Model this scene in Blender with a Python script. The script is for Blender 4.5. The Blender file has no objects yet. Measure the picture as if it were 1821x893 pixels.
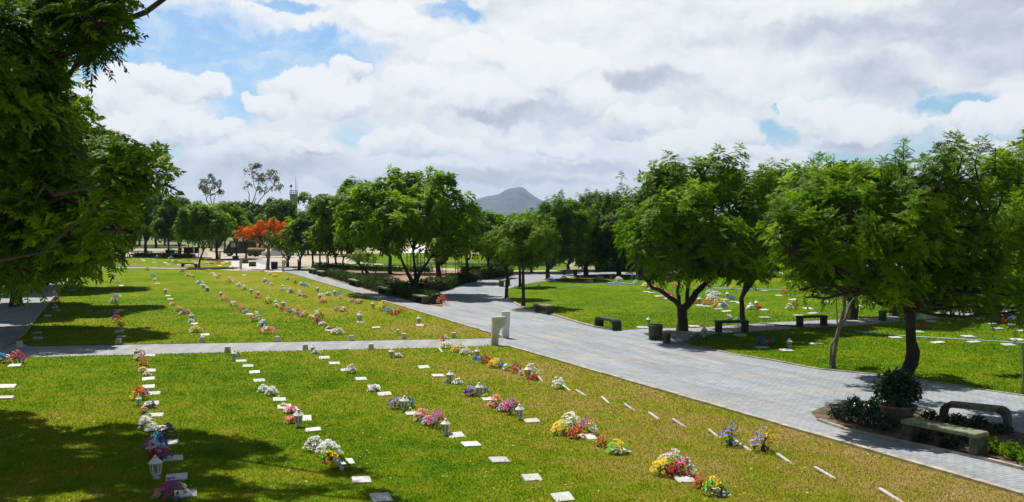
import bpy, math, random
import numpy as np
from mathutils import Vector
R = math.radians
scene = bpy.context.scene
COL = scene.collection

# ------------------------------------------------------------------ camera
CAM_H = 4.3; F = 1800.0; PITCH = math.atan(44.5 / F)
cd = bpy.data.cameras.new('camera'); cam = bpy.data.objects.new('camera', cd); COL.objects.link(cam)
cam.location = (0, 0, CAM_H); cam.rotation_euler = (R(90) - PITCH, 0, 0)
cd.sensor_width = 36; cd.lens = 36 * F / 1821; cd.clip_start = 0.1; cd.clip_end = 20000
scene.camera = cam

# ------------------------------------------------------------------ sun, exposure
SUN_EL = R(60); SUN_A = R(30)          # sun ahead of the camera, to the left
sdir = Vector((-math.sin(SUN_A) * math.cos(SUN_EL), math.cos(SUN_A) * math.cos(SUN_EL), math.sin(SUN_EL)))
sl = bpy.data.lights.new('sun', 'SUN'); sl.energy = 5.0; sl.angle = R(0.5); sl.color = (1.0, 0.955, 0.87)
so = bpy.data.objects.new('sun', sl); COL.objects.link(so); so.location = (0, 0, 60)
so.rotation_euler = sdir.to_track_quat('Z', 'Y').to_euler()
vs = scene.view_settings
vs.view_transform = 'Standard'; vs.look = 'None'; vs.exposure = 0.3; vs.gamma = 1; vs.use_curve_mapping = False
try:
    scene.cycles.max_bounces = 6; scene.cycles.transparent_max_bounces = 6
except Exception: pass

# ------------------------------------------------------------------ node helper
class NT:
    def __init__(s, tree): s.t = tree; s.n = tree.nodes; s.l = tree.links
    def new(s, typ, **kw):
        n = s.n.new(typ)
        for k, v in kw.items(): setattr(n, k, v)
        return n
    def put(s, inp, v):
        if isinstance(v, bpy.types.NodeSocket): s.l.new(v, inp)
        elif v is not None:
            if hasattr(inp, 'default_value'):
                try: inp.default_value = v
                except Exception: inp.default_value = (*v, 1)
    def m(s, op, a, b=None, c=None, clamp=False):
        n = s.new('ShaderNodeMath', operation=op, use_clamp=clamp)
        s.put(n.inputs[0], a)
        if b is not None: s.put(n.inputs[1], b)
        if c is not None: s.put(n.inputs[2], c)
        return n.outputs[0]
    def v(s, op, a, b=None):
        n = s.new('ShaderNodeVectorMath', operation=op)
        s.put(n.inputs[0], a)
        if b is not None: s.put(n.inputs[1], b)
        return n.outputs['Value'] if op in ('LENGTH', 'DOT_PRODUCT') else n.outputs[0]
    def mr(s, x, a, b, c=0.0, d=1.0, smooth=True):
        n = s.new('ShaderNodeMapRange'); n.interpolation_type = 'SMOOTHSTEP' if smooth else 'LINEAR'
        s.put(n.inputs[0], x)
        for i, q in zip((1, 2, 3, 4), (a, b, c, d)): s.put(n.inputs[i], q)
        return n.outputs[0]
    def mix(s, f, a, b):
        n = s.new('ShaderNodeMix', data_type='RGBA')
        s.put(n.inputs[0], f); s.put(n.inputs[6], a); s.put(n.inputs[7], b)
        return n.outputs[2]
    def noise(s, vec, scale, detail=4, rough=.5, dist=0.0, dim='3D', w=None):
        n = s.new('ShaderNodeTexNoise', noise_dimensions=dim)
        if vec is not None: s.put(n.inputs['Vector'], vec)
        n.inputs['Scale'].default_value = scale; n.inputs['Detail'].default_value = detail
        n.inputs['Roughness'].default_value = rough; n.inputs['Distortion'].default_value = dist
        return n.outputs['Fac']
    def comb(s, x, y, z=0.0):
        n = s.new('ShaderNodeCombineXYZ')
        for i, q in enumerate((x, y, z)): s.put(n.inputs[i], q)
        return n.outputs[0]

# ------------------------------------------------------------------ sky with clouds (a function of direction only)
world = bpy.data.worlds.new('World'); scene.world = world; world.use_nodes = True
W = NT(world.node_tree); W.n.clear()
SKY_STRENGTH = 0.08
out = W.new('ShaderNodeOutputWorld'); bg = W.new('ShaderNodeBackground'); bg.inputs[1].default_value = SKY_STRENGTH
W.l.new(bg.outputs[0], out.inputs[0])
sky = W.new('ShaderNodeTexSky', sky_type='NISHITA'); sky.sun_disc = False
sky.sun_elevation = SUN_EL; sky.sun_rotation = -SUN_A; sky.air_density = 1.0; sky.dust_density = 0.6; sky.ozone_density = 1.5
tc = W.new('ShaderNodeTexCoord'); sx = W.new('ShaderNodeSeparateXYZ'); W.l.new(tc.outputs['Generated'], sx.inputs[0])
AZ = W.m('ARCTAN2', sx.outputs[0], sx.outputs[1]); EL = W.m('ARCSINE', sx.outputs[2])
P0 = W.comb(AZ, EL, 0.0)
def nz3(vec, scale, detail, amp):
    n = W.new('ShaderNodeTexNoise'); W.put(n.inputs['Vector'], vec)
    n.inputs['Scale'].default_value = scale; n.inputs['Detail'].default_value = detail; n.inputs['Roughness'].default_value = .6
    d = W.v('SUBTRACT', n.outputs['Color'], (.5, .5, .5)); s_ = W.new('ShaderNodeVectorMath', operation='SCALE')
    W.l.new(d, s_.inputs[0]); s_.inputs[3].default_value = amp
    return s_.outputs[0]
PW = W.v('ADD', W.v('ADD', P0, nz3(P0, 8, 3, .045)), nz3(P0, 34, 8, .034))
PW = W.v('MULTIPLY', PW, (1, 1, 0))
def azel(px, py):
    t = math.atan((px - 910) / F); return t, math.atan((402 - py) / F * math.cos(t))
def blobfield(vec, blobs):
    acc = None
    for (px, py, rx, ry) in blobs:
        a, e = azel(px, py)
        d = W.v('MULTIPLY', W.v('SUBTRACT', vec, (a, e, 0)), (F / rx, F / ry, 0))
        f = W.m('SUBTRACT', 1.0, W.v('LENGTH', d))
        acc = f if acc is None else W.m('MAXIMUM', acc, f)
    return acc
holes = [(300, 78, 210, 66), (480, 105, 190, 50), (425, 165, 60, 55), (600, 122, 70, 26), (160, 90, 110, 60), (270, 260, 60, 14), (520, 20, 60, 12), (805, 25, 60, 22),
         (1365, 235, 45, 26), (1690, 190, 75, 20), (1655, 165, 28, 10), (640, 232, 45, 22), (1625, 255, 60, 30),
         (1400, 195, 30, 8), (1790, 225, 60, 16), 
         (1480, 270, 90, 10), (60, 120, 60, 70), (560, 75, 60, 20), (170, 60, 60, 90)]
hf = blobfield(PW, holes)
fz = W.noise(P0, 60, 7, .62)
hf = W.m('ADD', hf, W.m('MULTIPLY', W.m('SUBTRACT', fz, .5), .7))
hole = W.mr(hf, -0.22, 0.42)
wisp = W.noise(W.v('MULTIPLY', PW, (1.0, 3.0, 1)), 9, 8, .62, .4)
hole = W.m('MULTIPLY', hole, W.mr(wisp, .70, .42, .25, 1.0))
# overhead and behind: mostly open blue, scattered cloud, dimmed below to deepen shadows
scat = W.mr(W.noise(W.v('MULTIPLY', PW, (1, 1.6, 1)), 3.2, 8, .6), .44, .56)
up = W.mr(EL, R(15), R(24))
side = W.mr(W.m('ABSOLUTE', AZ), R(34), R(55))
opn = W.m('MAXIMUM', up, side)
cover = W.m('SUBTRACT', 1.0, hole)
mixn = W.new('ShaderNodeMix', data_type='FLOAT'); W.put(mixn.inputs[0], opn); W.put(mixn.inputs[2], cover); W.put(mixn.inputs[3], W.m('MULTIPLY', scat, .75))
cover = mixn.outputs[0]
# relief inside the clouds: difference of a billowy field with itself a little higher
def bil(vec, sc, det=6):
    return W.noise(W.v('MULTIPLY', vec, (1, 1.7, 1)), sc, det, .55)
r1 = W.m('SUBTRACT', bil(PW, 12), bil(W.v('ADD', PW, (-.006, .012, 0)), 12))
big = W.noise(W.v('MULTIPLY', P0, (1, 2.6, 1)), 5.5, 4, .5)
shade = W.m('ADD', W.m('MULTIPLY', r1, .75), W.m('MULTIPLY', W.m('SUBTRACT', big, .5), .36))
dark = [(960, 208, 135, 26), (1575, 145, 85, 42), (1560, 62, 270, 36), (1770, 90, 120, 70), (1040, 292, 130, 15),
        (1150, 145, 120, 22), (1530, 250, 90, 14), (820, 305, 160, 12), (440, 300, 240, 30), (1750, 15, 200, 30), (900, 320, 220, 10), (620, 318, 200, 14)]
df = W.mr(blobfield(PW, dark), -.35, .6)
shade = W.m('SUBTRACT', shade, W.m('MULTIPLY', df, .22))
shade = W.m('ADD', shade, .68)
# heaped clouds: bright knobbly tops, grey flat bases
cum = [(680, 42, 76, 42), (845, 110, 95, 52), (930, 120, 90, 62), (1010, 130, 75, 55), (1050, 175, 60, 40), (870, 175, 110, 45), (745, 150, 80, 34), (545, 155, 85, 36), (600, 180, 70, 34), (480, 185, 50, 24), (620, 130, 50, 22),
       (255, 145, 80, 32), (340, 160, 80, 28), (190, 165, 60, 34), (300, 225, 70, 34), (380, 225, 60, 26), (220, 235, 70, 30), (470, 248, 60, 22), (700, 250, 80, 24), (790, 262, 90, 22), (1290, 240, 70, 34), (1230, 262, 80, 26),
       (1450, 210, 60, 32), (1530, 220, 90, 34), (1600, 228, 60, 20), (1420, 195, 36, 22), (1740, 215, 60, 24), (1800, 210, 60, 30), (1130, 220, 80, 30), (1350, 275, 90, 18), (980, 262, 90, 14), (560, 262, 60, 16)]
aw = None; as_ = None; mx_ = None
for (px, py, rx, ry) in cum:
    a_, e_ = azel(px, py); d = W.v('MULTIPLY', W.v('SUBTRACT', PW, (a_, e_, 0)), (F / rx, F / ry, 0)); f = W.m('SUBTRACT', 1.0, W.v('LENGTH', d), clamp=True)
    sp2 = W.new('ShaderNodeSeparateXYZ'); W.l.new(d, sp2.inputs[0]); g_ = W.m('MULTIPLY', f, sp2.outputs[1])
    aw = f if aw is None else W.m('ADD', aw, f); as_ = g_ if as_ is None else W.m('ADD', as_, g_); mx_ = f if mx_ is None else W.m('MAXIMUM', mx_, f)
tone = W.m('DIVIDE', as_, W.m('ADD', aw, .001))
cshade = W.m('ADD', W.m('MULTIPLY', W.m('ADD', tone, .22), .34), W.m('MULTIPLY', r1, 1.15)); cshade = W.m('ADD', cshade, .70); cshade = W.m('SUBTRACT', cshade, W.m('MULTIPLY', df, .16))
cmask = W.m('MULTIPLY', W.mr(W.m('ADD', mx_, W.m('MULTIPLY', W.m('SUBTRACT', fz, .5), .35)), .04, .26), W.mr(opn, 0, 1, 1, 0))
mm = W.new('ShaderNodeMix', data_type='FLOAT'); W.put(mm.inputs[0], cmask); W.put(mm.inputs[2], shade); W.put(mm.inputs[3], cshade)
sh = W.m('ADD', mm.outputs[0], 0.0, clamp=True)
cover = W.m('MAXIMUM', cover, W.m('MULTIPLY', cmask, .96))
cr = W.new('ShaderNodeValToRGB'); W.l.new(sh, cr.inputs[0])
els = cr.color_ramp.elements
els[0].position = .22; els[0].color = (.37, .405, .47, 1); els[1].position = .80; els[1].color = (.80, .805, .81, 1)
e = els.new(.40); e.color = (.48, .515, .575, 1); e = els.new(.54); e.color = (.61, .645, .69, 1); e = els.new(.66); e.color = (.725, .745, .765, 1)
cs = W.new('ShaderNodeVectorMath', operation='SCALE'); W.l.new(cr.outputs[0], cs.inputs[0])
W.put(cs.inputs[3], W.mr(opn, 0, 1, 1.0 / SKY_STRENGTH, 0.30 / SKY_STRENGTH))  # cloud outside the view made darker to cut ambient light
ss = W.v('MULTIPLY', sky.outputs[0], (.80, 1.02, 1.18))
ss2 = W.new('ShaderNodeVectorMath', operation='SCALE'); W.l.new(ss, ss2.inputs[0]); W.put(ss2.inputs[3], W.mr(opn, 0, 1, 1.05, .5))  # blue outside the view dimmed for the same purpose
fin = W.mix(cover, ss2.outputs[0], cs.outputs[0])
# pale band at the horizon
hz = W.m('MULTIPLY', W.mr(EL, R(5), R(-1)), .25)
fin = W.mix(hz, fin, tuple(q / SKY_STRENGTH for q in (.60, .65, .71)) + (1,))
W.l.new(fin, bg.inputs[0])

# ------------------------------------------------------------------ pixel of the survey photo -> place on the ground / in space
cp, sp_ = math.cos(PITCH), math.sin(PITCH)
def ray(px, py):
    x, z, y = (px - 910.5), -(py - 446.5), F
    return x, y * cp + z * sp_, -y * sp_ + z * cp
def G(px, py, h=0.0):
    x, y, z = ray(px, py); t = (h - CAM_H) / z
    return (x * t, y * t)
def S(px, py, D):
    x, y, z = ray(px, py); t = D / y
    return (x * t, D, CAM_H + z * t)
def hgt(px, base, top):          # height of an upright thing from its foot and head pixels
    D = G(px, base)[1]; return S(px, top, D)[2]
ROW = math.atan2(720, F)         # heading of the grave rows, left of straight ahead

# ------------------------------------------------------------------ object helpers
def tag(o, label=None, cat=None, group=None, kind=None):
    if label: o['label'] = label
    if cat: o['category'] = cat
    if group: o['group'] = group
    if kind: o['kind'] = kind
    return o
def empty(name, loc, rz=0.0, label=None, cat=None, group=None):
    o = bpy.data.objects.new(name, None); COL.objects.link(o); o.empty_display_size = .2
    o.location = loc; o.rotation_euler = (0, 0, rz); return tag(o, label, cat, group)
def mesh_np(name, V, Fq, mats, attr=None, midx=None, smooth=False):
    """V (n,3), Fq (m,k) index array"""
    V = np.asarray(V, dtype=np.float32); Fq = np.asarray(Fq, dtype=np.int32); k = Fq.shape[1]; m_ = len(Fq)
    me = bpy.data.meshes.new(name); me.vertices.add(len(V)); me.vertices.foreach_set('co', V.ravel())
    me.loops.add(m_ * k); me.loops.foreach_set('vertex_index', Fq.ravel())
    me.polygons.add(m_); me.polygons.foreach_set('loop_start', np.arange(0, m_ * k, k, dtype=np.int32))
    me.polygons.foreach_set('loop_total', np.full(m_, k, dtype=np.int32))
    for mt in mats: me.materials.append(mt)
    if midx is not None: me.polygons.foreach_set('material_index', np.asarray(midx, dtype=np.int32))
    if smooth: me.polygons.foreach_set('use_smooth', np.ones(m_, dtype=bool))
    if attr is not None:
        a = me.attributes.new('tint', 'FLOAT', 'FACE'); a.data.foreach_set('value', np.asarray(attr, dtype=np.float32))
    me.update(calc_edges=True); me.validate()
    return me
class MB:
    """collects simple solids; build() links them as ONE mesh object"""
    def __init__(s): s.v = []; s.f = []; s.m = []; s.cur = 0
    def add(s, vs_, fs):
        o = len(s.v); s.v += [tuple(v) for v in vs_]; s.f += [tuple(i + o for i in f) for f in fs]; s.m += [s.cur] * len(fs)
    def box(s, x0, x1, y0, y1, z0, z1, b=0.0, taper=0.0):
        if b <= 0:
            t = taper
            vs_ = [(x0, y0, z0), (x1, y0, z0), (x1, y1, z0), (x0, y1, z0), (x0 + t, y0 + t, z1), (x1 - t, y0 + t, z1), (x1 - t, y1 - t, z1), (x0 + t, y1 - t, z1)]
            s.add(vs_, [(3, 2, 1, 0), (4, 5, 6, 7), (0, 1, 5, 4), (1, 2, 6, 5), (2, 3, 7, 6), (3, 0, 4, 7)]); return
        def ring(z, q):
            x_0, x_1, y_0, y_1 = x0 + q, x1 - q, y0 + q, y1 - q
            return [(x_0 + b, y_0, z), (x_1 - b, y_0, z), (x_1, y_0 + b, z), (x_1, y_1 - b, z), (x_1 - b, y_1, z), (x_0 + b, y_1, z), (x_0, y_1 - b, z), (x_0, y_0 + b, z)]
        rs = [ring(z0, 0), ring(z1 - b, taper), ring(z1, taper + b * .7)]
        s.add(sum(rs, []), [tuple(range(7, -1, -1)), tuple(range(16, 24))] + [(j * 8 + i, j * 8 + (i + 1) % 8, (j + 1) * 8 + (i + 1) % 8, (j + 1) * 8 + i) for j in (0, 1) for i in range(8)])
    def lathe(s, prof, n=16, c=(0, 0), cap=True, rot=0.0, sq=None):
        vs_ = []
        for (r, z) in prof:
            for i in range(n):
                a = rot + 2 * math.pi * i / n; vs_.append((c[0] + r * math.cos(a), c[1] + r * math.sin(a), z))
        fs = [(j * n + i, j * n + (i + 1) % n, (j + 1) * n + (i + 1) % n, (j + 1) * n + i) for j in range(len(prof) - 1) for i in range(n)]
        if cap: fs += [tuple(range(n - 1, -1, -1)), tuple((len(prof) - 1) * n + i for i in range(n))]
        s.add(vs_, fs)
    def tube(s, pts, rad, n=7):
        pts = [Vector(p) for p in pts]; vs_ = []
        if not hasattr(rad, '__len__'): rad = [rad] * len(pts)
        for i, p in enumerate(pts):
            d = (pts[min(i + 1, len(pts) - 1)] - pts[max(i - 1, 0)])
            if d.length < 1e-6: d = Vector((0, 0, 1))
            d.normalize(); u = d.cross(Vector((.31, .95, .05))); 
            if u.length < .05: u = d.cross(Vector((1, 0, 0)))
            u.normalize(); w = d.cross(u)
            for k in range(n):
                a = 2 * math.pi * k / n; vs_.append(p + (u * math.cos(a) + w * math.sin(a)) * rad[i])
        fs = [(j * n + i, j * n + (i + 1) % n, (j + 1) * n + (i + 1) % n, (j + 1) * n + i) for j in range(len(pts) - 1) for i in range(n)]
        fs += [tuple(range(n - 1, -1, -1)), tuple((len(pts) - 1) * n + i for i in range(n))]
        s.add(vs_, fs)
    def prism(s, poly, z0, z1):
        n = len(poly)
        s.add([(x, y, z0) for x, y in poly] + [(x, y, z1) for x, y in poly],
              [tuple(range(n - 1, -1, -1)), tuple(range(n, 2 * n))] + [(i, (i + 1) % n, n + (i + 1) % n, n + i) for i in range(n)])
    def build(s, name, mats, parent=None, smooth=False, tagargs=None):
        if not isinstance(mats, (list, tuple)): mats = [mats]
        me = bpy.data.meshes.new(name); me.from_pydata(s.v, [], s.f)
        for m_ in mats: me.materials.append(m_)
        me.polygons.foreach_set('material_index', s.m)
        if smooth:
            me.polygons.foreach_set('use_smooth', [True] * len(s.f))
        me.update()
        o = bpy.data.objects.new(name, me); COL.objects.link(o)
        if smooth and hasattr(me, 'set_sharp_from_angle'): me.set_sharp_from_angle(angle=R(40))
        if parent: o.parent = parent
        return o
def link(name, me, parent=None, loc=None):
    o = bpy.data.objects.new(name, me); COL.objects.link(o)
    if parent: o.parent = parent
    if loc: o.location = loc
    return o
def copy_tree(o, parent=None):
    c = o.copy(); COL.objects.link(c)
    if parent: c.parent = parent
    for ch in list(o.children): copy_tree(ch, c)
    return c

# ------------------------------------------------------------------ materials
def mat(name):
    m_ = bpy.data.materials.new(name); m_.use_nodes = True; t = NT(m_.node_tree); t.n.clear()
    o = t.new('ShaderNodeOutputMaterial'); b = t.new('ShaderNodeBsdfPrincipled'); t.l.new(b.outputs[0], o.inputs[0])
    return m_, t, b, o
def simple(name, col, rough=.6, noise=.25, scale=6.0, bump=0.0, metal=0.0, spec=.4, detail=5):
    m_, t, b, o = mat(name); tcn = t.new('ShaderNodeTexCoord')
    n = t.noise(tcn.outputs['Object'], scale, detail, .6)
    a = tuple(c * (1 - noise) for c in col) + (1,); c2 = tuple(min(1, c * (1 + noise)) for c in col) + (1,)
    t.put(b.inputs['Base Color'], t.mix(t.mr(n, .3, .7), a, c2))
    b.inputs['Roughness'].default_value = rough; b.inputs['Metallic'].default_value = metal
    b.inputs['Specular IOR Level'].default_value = spec
    if bump:
        bn = t.new('ShaderNodeBump'); bn.inputs['Strength'].default_value = bump; bn.inputs['Distance'].default_value = .02
        t.put(bn.inputs['Height'], n); t.l.new(bn.outputs[0], b.inputs['Normal'])
    return m_
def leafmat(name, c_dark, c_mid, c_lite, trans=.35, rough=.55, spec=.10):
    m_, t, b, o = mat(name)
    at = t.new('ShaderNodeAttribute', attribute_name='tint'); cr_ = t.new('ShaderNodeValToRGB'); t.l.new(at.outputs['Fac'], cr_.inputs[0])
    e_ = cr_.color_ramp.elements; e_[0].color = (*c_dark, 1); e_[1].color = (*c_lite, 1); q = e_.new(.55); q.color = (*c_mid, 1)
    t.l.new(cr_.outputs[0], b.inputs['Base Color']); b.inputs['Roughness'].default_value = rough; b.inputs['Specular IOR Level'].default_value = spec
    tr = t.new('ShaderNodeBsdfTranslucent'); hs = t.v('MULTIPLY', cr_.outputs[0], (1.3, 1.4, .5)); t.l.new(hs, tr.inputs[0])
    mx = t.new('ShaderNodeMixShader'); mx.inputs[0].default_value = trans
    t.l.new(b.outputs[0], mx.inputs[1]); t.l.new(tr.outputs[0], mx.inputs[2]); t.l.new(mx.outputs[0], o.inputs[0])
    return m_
M = {}
M['leaf'] = leafmat('feathery_leaf', (.042, .090, .002), (.13, .255, .005), (.34, .49, .014), .45)
M['leaf_dark'] = leafmat('dark_leaf', (.03, .072, .002), (.095, .20, .006), (.25, .40, .012), .34)
M['leaf_lime'] = leafmat('light_green_leaf', (.06, .13, .004), (.15, .26, .006), (.29, .40, .012), .36)
M['leaf_olive'] = leafmat('olive_leaf', (.05, .06, .02), (.09, .11, .03), (.15, .16, .05), .3)
M['leaf_waxy'] = leafmat('waxy_leaf', (.01, .035, .012), (.02, .065, .02), (.05, .12, .03), .15, .3, .5)
M['hedge'] = leafmat('hedge_leaf', (.02, .05, .006), (.05, .10, .01), (.11, .17, .02), .25)
M['flame'] = leafmat('flame_flowers', (.55, .07, .01), (.74, .15, .012), (.82, .26, .02), .3, .6, .05)
M['bark'] = simple('bark', (.050, .040, .031), .9, .45, 9, .8)
M['bark_dark'] = simple('dark_bark', (.034, .027, .021), .9, .4, 8, .8)
M['bark_grey'] = simple('grey_bark', (.2, .17, .135), .9, .35, 8, .6)
M['marble'] = simple('white_marble', (.54, .53, .49), .55, .16, 7, 0, spec=.5)
M['plastic'] = simple('white_plastic', (.74, .74, .70), .4, .08, 12, 0, spec=.5)
M['paint_cream'] = simple('cream_paint', (.66, .62, .46), .7, .14, 5, .15)
M['paint_white'] = simple('white_paint', (.72, .72, .69), .7, .10, 5, .15)
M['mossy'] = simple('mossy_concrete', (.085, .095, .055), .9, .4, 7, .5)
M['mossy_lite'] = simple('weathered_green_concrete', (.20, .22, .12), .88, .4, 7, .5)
M['dark_conc'] = simple('dark_concrete', (.055, .057, .045), .9, .35, 7, .4)
M['kerb'] = simple('kerb_concrete', (.38, .34, .27), .9, .28, 3, .3)
mm_, t_, b__, o__ = mat('white_marble'); oi = t_.new('ShaderNodeObjectInfo'); tc_ = t_.new('ShaderNodeTexCoord'); ob = t_.v('ADD', tc_.outputs['Object'], oi.outputs['Location'])
v_ = t_.m('MULTIPLY', t_.mr(oi.outputs['Random'], 0, 1, .72, 1.05, smooth=False), t_.mr(t_.noise(ob, 5, 6, .7), .3, .68, .82, 1.05)); sc_ = t_.new('ShaderNodeVectorMath', operation='SCALE'); sc_.inputs[0].default_value = (.64, .63, .585); t_.l.new(v_, sc_.inputs[3])
ins = t_.m('MULTIPLY', t_.mr(t_.noise(t_.v('MULTIPLY', tc_.outputs['Object'], (40, 14, 1)), 1.0, 2, .5), .5, .56), t_.mr(t_.m('ABSOLUTE', t_.new('ShaderNodeSeparateXYZ').outputs[0]), 0, 1, .5, .5))
t_.l.new(t_.mix(t_.m('MULTIPLY', ins, .28), sc_.outputs[0], (.20, .19, .17, 1)), b__.inputs['Base Color']); b__.inputs['Roughness'].default_value = .55; M['marble'] = mm_
M['glass'] = simple('dull_glass', (.30, .31, .29), .2, .2, 5, 0, spec=.6)
M['hose'] = simple('pale_blue_hose', (.24, .50, .62), .5, .12, 2)
M['hose_dark'] = simple('dark_blue_hose', (.03, .10, .13), .5, .12, 2)
M['black'] = simple('black_panel', (.018, .02, .024), .5, .3, 3)
M['iron'] = simple('dark_iron', (.03, .03, .028), .6, .3, 5)
M['pot'] = simple('stained_pot', (.22, .17, .13), .9, .5, 5, .5)
M['stone'] = simple('pale_concrete', (.5, .47, .42), .9, .2, 2, .2)
M['wallgrey'] = simple('grey_plaster', (.42, .42, .38), .9, .12, .5)
M['wallpink'] = simple('rose_plaster', (.45, .30, .23), .9, .2, .6)
M['rooftile'] = simple('clay_roof', (.22, .11, .07), .9, .3, 2)
M['canvas'] = simple('white_canvas', (.78, .79, .78), .7, .05, 1)
M['carwhite'] = simple('white_car_paint', (.72, .73, .74), .25, .03, 1, spec=.6)
M['cargreen'] = simple('dark_green_car_paint', (.012, .028, .024), .25, .1, 1, spec=.6)
M['rubber'] = simple('tyre_rubber', (.02, .02, .02), .8, .2, 4)
M['brown'] = simple('dark_brown_boards', (.09, .065, .045), .8, .3, 4)
M['vase'] = simple('dark_vase', (.05, .045, .04), .5, .2, 6)
FLC = {'W': ('white', (.80, .80, .76)), 'C': ('cream', (.78, .68, .46)), 'Y': ('yellow', (.80, .60, .02)), 'O': ('orange', (.80, .24, .02)),
       'R': ('red', (.62, .02, .025)), 'P': ('pink', (.78, .30, .34)), 'M': ('magenta', (.66, .05, .24)), 'V': ('violet', (.34, .11, .42)),
       'B': ('blue', (.07, .20, .55)), 'T': ('teal', (.06, .38, .50)), 'G': ('lime', (.22, .50, .03)), 'L': ('lilac', (.48, .44, .70)),
       'S': ('salmon', (.78, .26, .16)), 'D': ('grey', (.25, .26, .26))}
for k, (nm, c) in FLC.items(): M['fl_' + k] = simple(nm + '_petals', c, .65, .22, 22, 0, spec=.2)

# lawn: same recipe for the sheet and for the blades standing on it
def lawnmat(name, gain=1.0, sheet=True):
    m_, t, b, o = mat(name)
    g = t.new('ShaderNodeNewGeometry'); p = g.outputs['Position']
    big_ = t.noise(p, .16, 4, .55); mid = t.noise(p, 1.3, 5, .65); fine = t.noise(p, 16, 4, .7); sp = t.new('ShaderNodeSeparateXYZ'); t.l.new(p, sp.inputs[0])
    X, Y = sp.outputs[0], sp.outputs[1]
    # the strip by the main path is dry: distance from the kerb line
    k0 = G(905, 617); k1 = G(1821, 883); dx, dy = k1[0] - k0[0], k1[1] - k0[1]; L = math.hypot(dx, dy); nx, ny = dy / L, -dx / L
    dist = t.m('ADD', t.m('MULTIPLY', t.m('SUBTRACT', X, k0[0]), nx), t.m('MULTIPLY', t.m('SUBTRACT', Y, k0[1]), ny))
    lush = t.m('MULTIPLY', t.mr(dist, -1.5, -7, 0, 1), .22); dist = t.m('ABSOLUTE', dist)
    near = t.mr(Y, 46, 18)
    dry = t.m('MULTIPLY', t.mr(dist, 8.5, .8), t.m('ADD', .30, t.m('MULTIPLY', near, .50)))
    dry = t.m('SUBTRACT', dry, lush); f = t.m('ADD', dry, t.m('MULTIPLY', t.m('ADD', t.m('SUBTRACT', big_, .5), .03), 2.1)); f = t.m('ADD', f, t.m('MULTIPLY', t.m('SUBTRACT', mid, .5), 2.0))
    f = t.m('ADD', f, t.m('MULTIPLY', t.m('SUBTRACT', fine, .5), .6))
    cr_ = t.new('ShaderNodeValToRGB'); t.l.new(t.mr(f, -.35, 1.15, smooth=False), cr_.inputs[0]); e_ = cr_.color_ramp.elements
    cols = [(0, (.090, .185, .004)), (.25, (.160, .245, .006)), (.48, (.235, .265, .014)), (.72, (.31, .265, .045)), (1.0, (.38, .29, .10))]
    e_[0].position = 0; e_[0].color = (*cols[0][1], 1); e_[1].position = 1; e_[1].color = (*cols[-1][1], 1)
    for q, c in cols[1:-1]: z = e_.new(q); z.color = (*c, 1)
    vn = t.noise(p, 60, 3, .7); var = t.mr(vn, .3, .7, .74 * gain, 1.22 * gain, smooth=False)
    sc = t.new('ShaderNodeVectorMath', operation='SCALE'); t.l.new(cr_.outputs[0], sc.inputs[0]); t.l.new(var, sc.inputs[3])
    t.l.new(sc.outputs[0], b.inputs['Base Color']); b.inputs['Roughness'].default_value = .9; b.inputs['Specular IOR Level'].default_value = .03
    if sheet:
        bn = t.new('ShaderNodeBump'); bn.inputs['Strength'].default_value = .9; bn.inputs['Distance'].default_value = .04
        t.put(bn.inputs['Height'], t.noise(p, 28, 4, .75)); t.l.new(bn.outputs[0], b.inputs['Normal'])
    else:
        tr = t.new('ShaderNodeBsdfTranslucent'); t.l.new(sc.outputs[0], tr.inputs[0]); mx = t.new('ShaderNodeMixShader'); mx.inputs[0].default_value = .35
        t.l.new(b.outputs[0], mx.inputs[1]); t.l.new(tr.outputs[0], mx.inputs[2]); t.l.new(mx.outputs[0], o.inputs[0])
    return m_
M['lawn'] = lawnmat('lawn', .85); M['blade'] = lawnmat('grass_blade', 1.35, False)
def groundmat():
    m_, t, b, o = mat('dry_ground'); g = t.new('ShaderNodeNewGeometry'); p = g.outputs['Position']
    p2 = t.v('MULTIPLY', p, (.35, 1, 1))
    n = t.noise(p2, .09, 6, .6); n2 = t.noise(p, 1.2, 6, .7); f = t.m('ADD', n, t.m('MULTIPLY', t.m('SUBTRACT', n2, .5), .25))
    c = t.mix(t.mr(f, .46, .58), (.42, .345, .25, 1), (.20, .215, .07, 1))
    sp = t.new('ShaderNodeSeparateXYZ'); t.l.new(p, sp.inputs[0])
    c = t.mix(t.mr(sp.outputs[1], 175, 210), c, (.17, .20, .06, 1))
    t.l.new(c, b.inputs['Base Color']); b.inputs['Roughness'].default_value = .95
    return m_
M['ground'] = groundmat()
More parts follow.
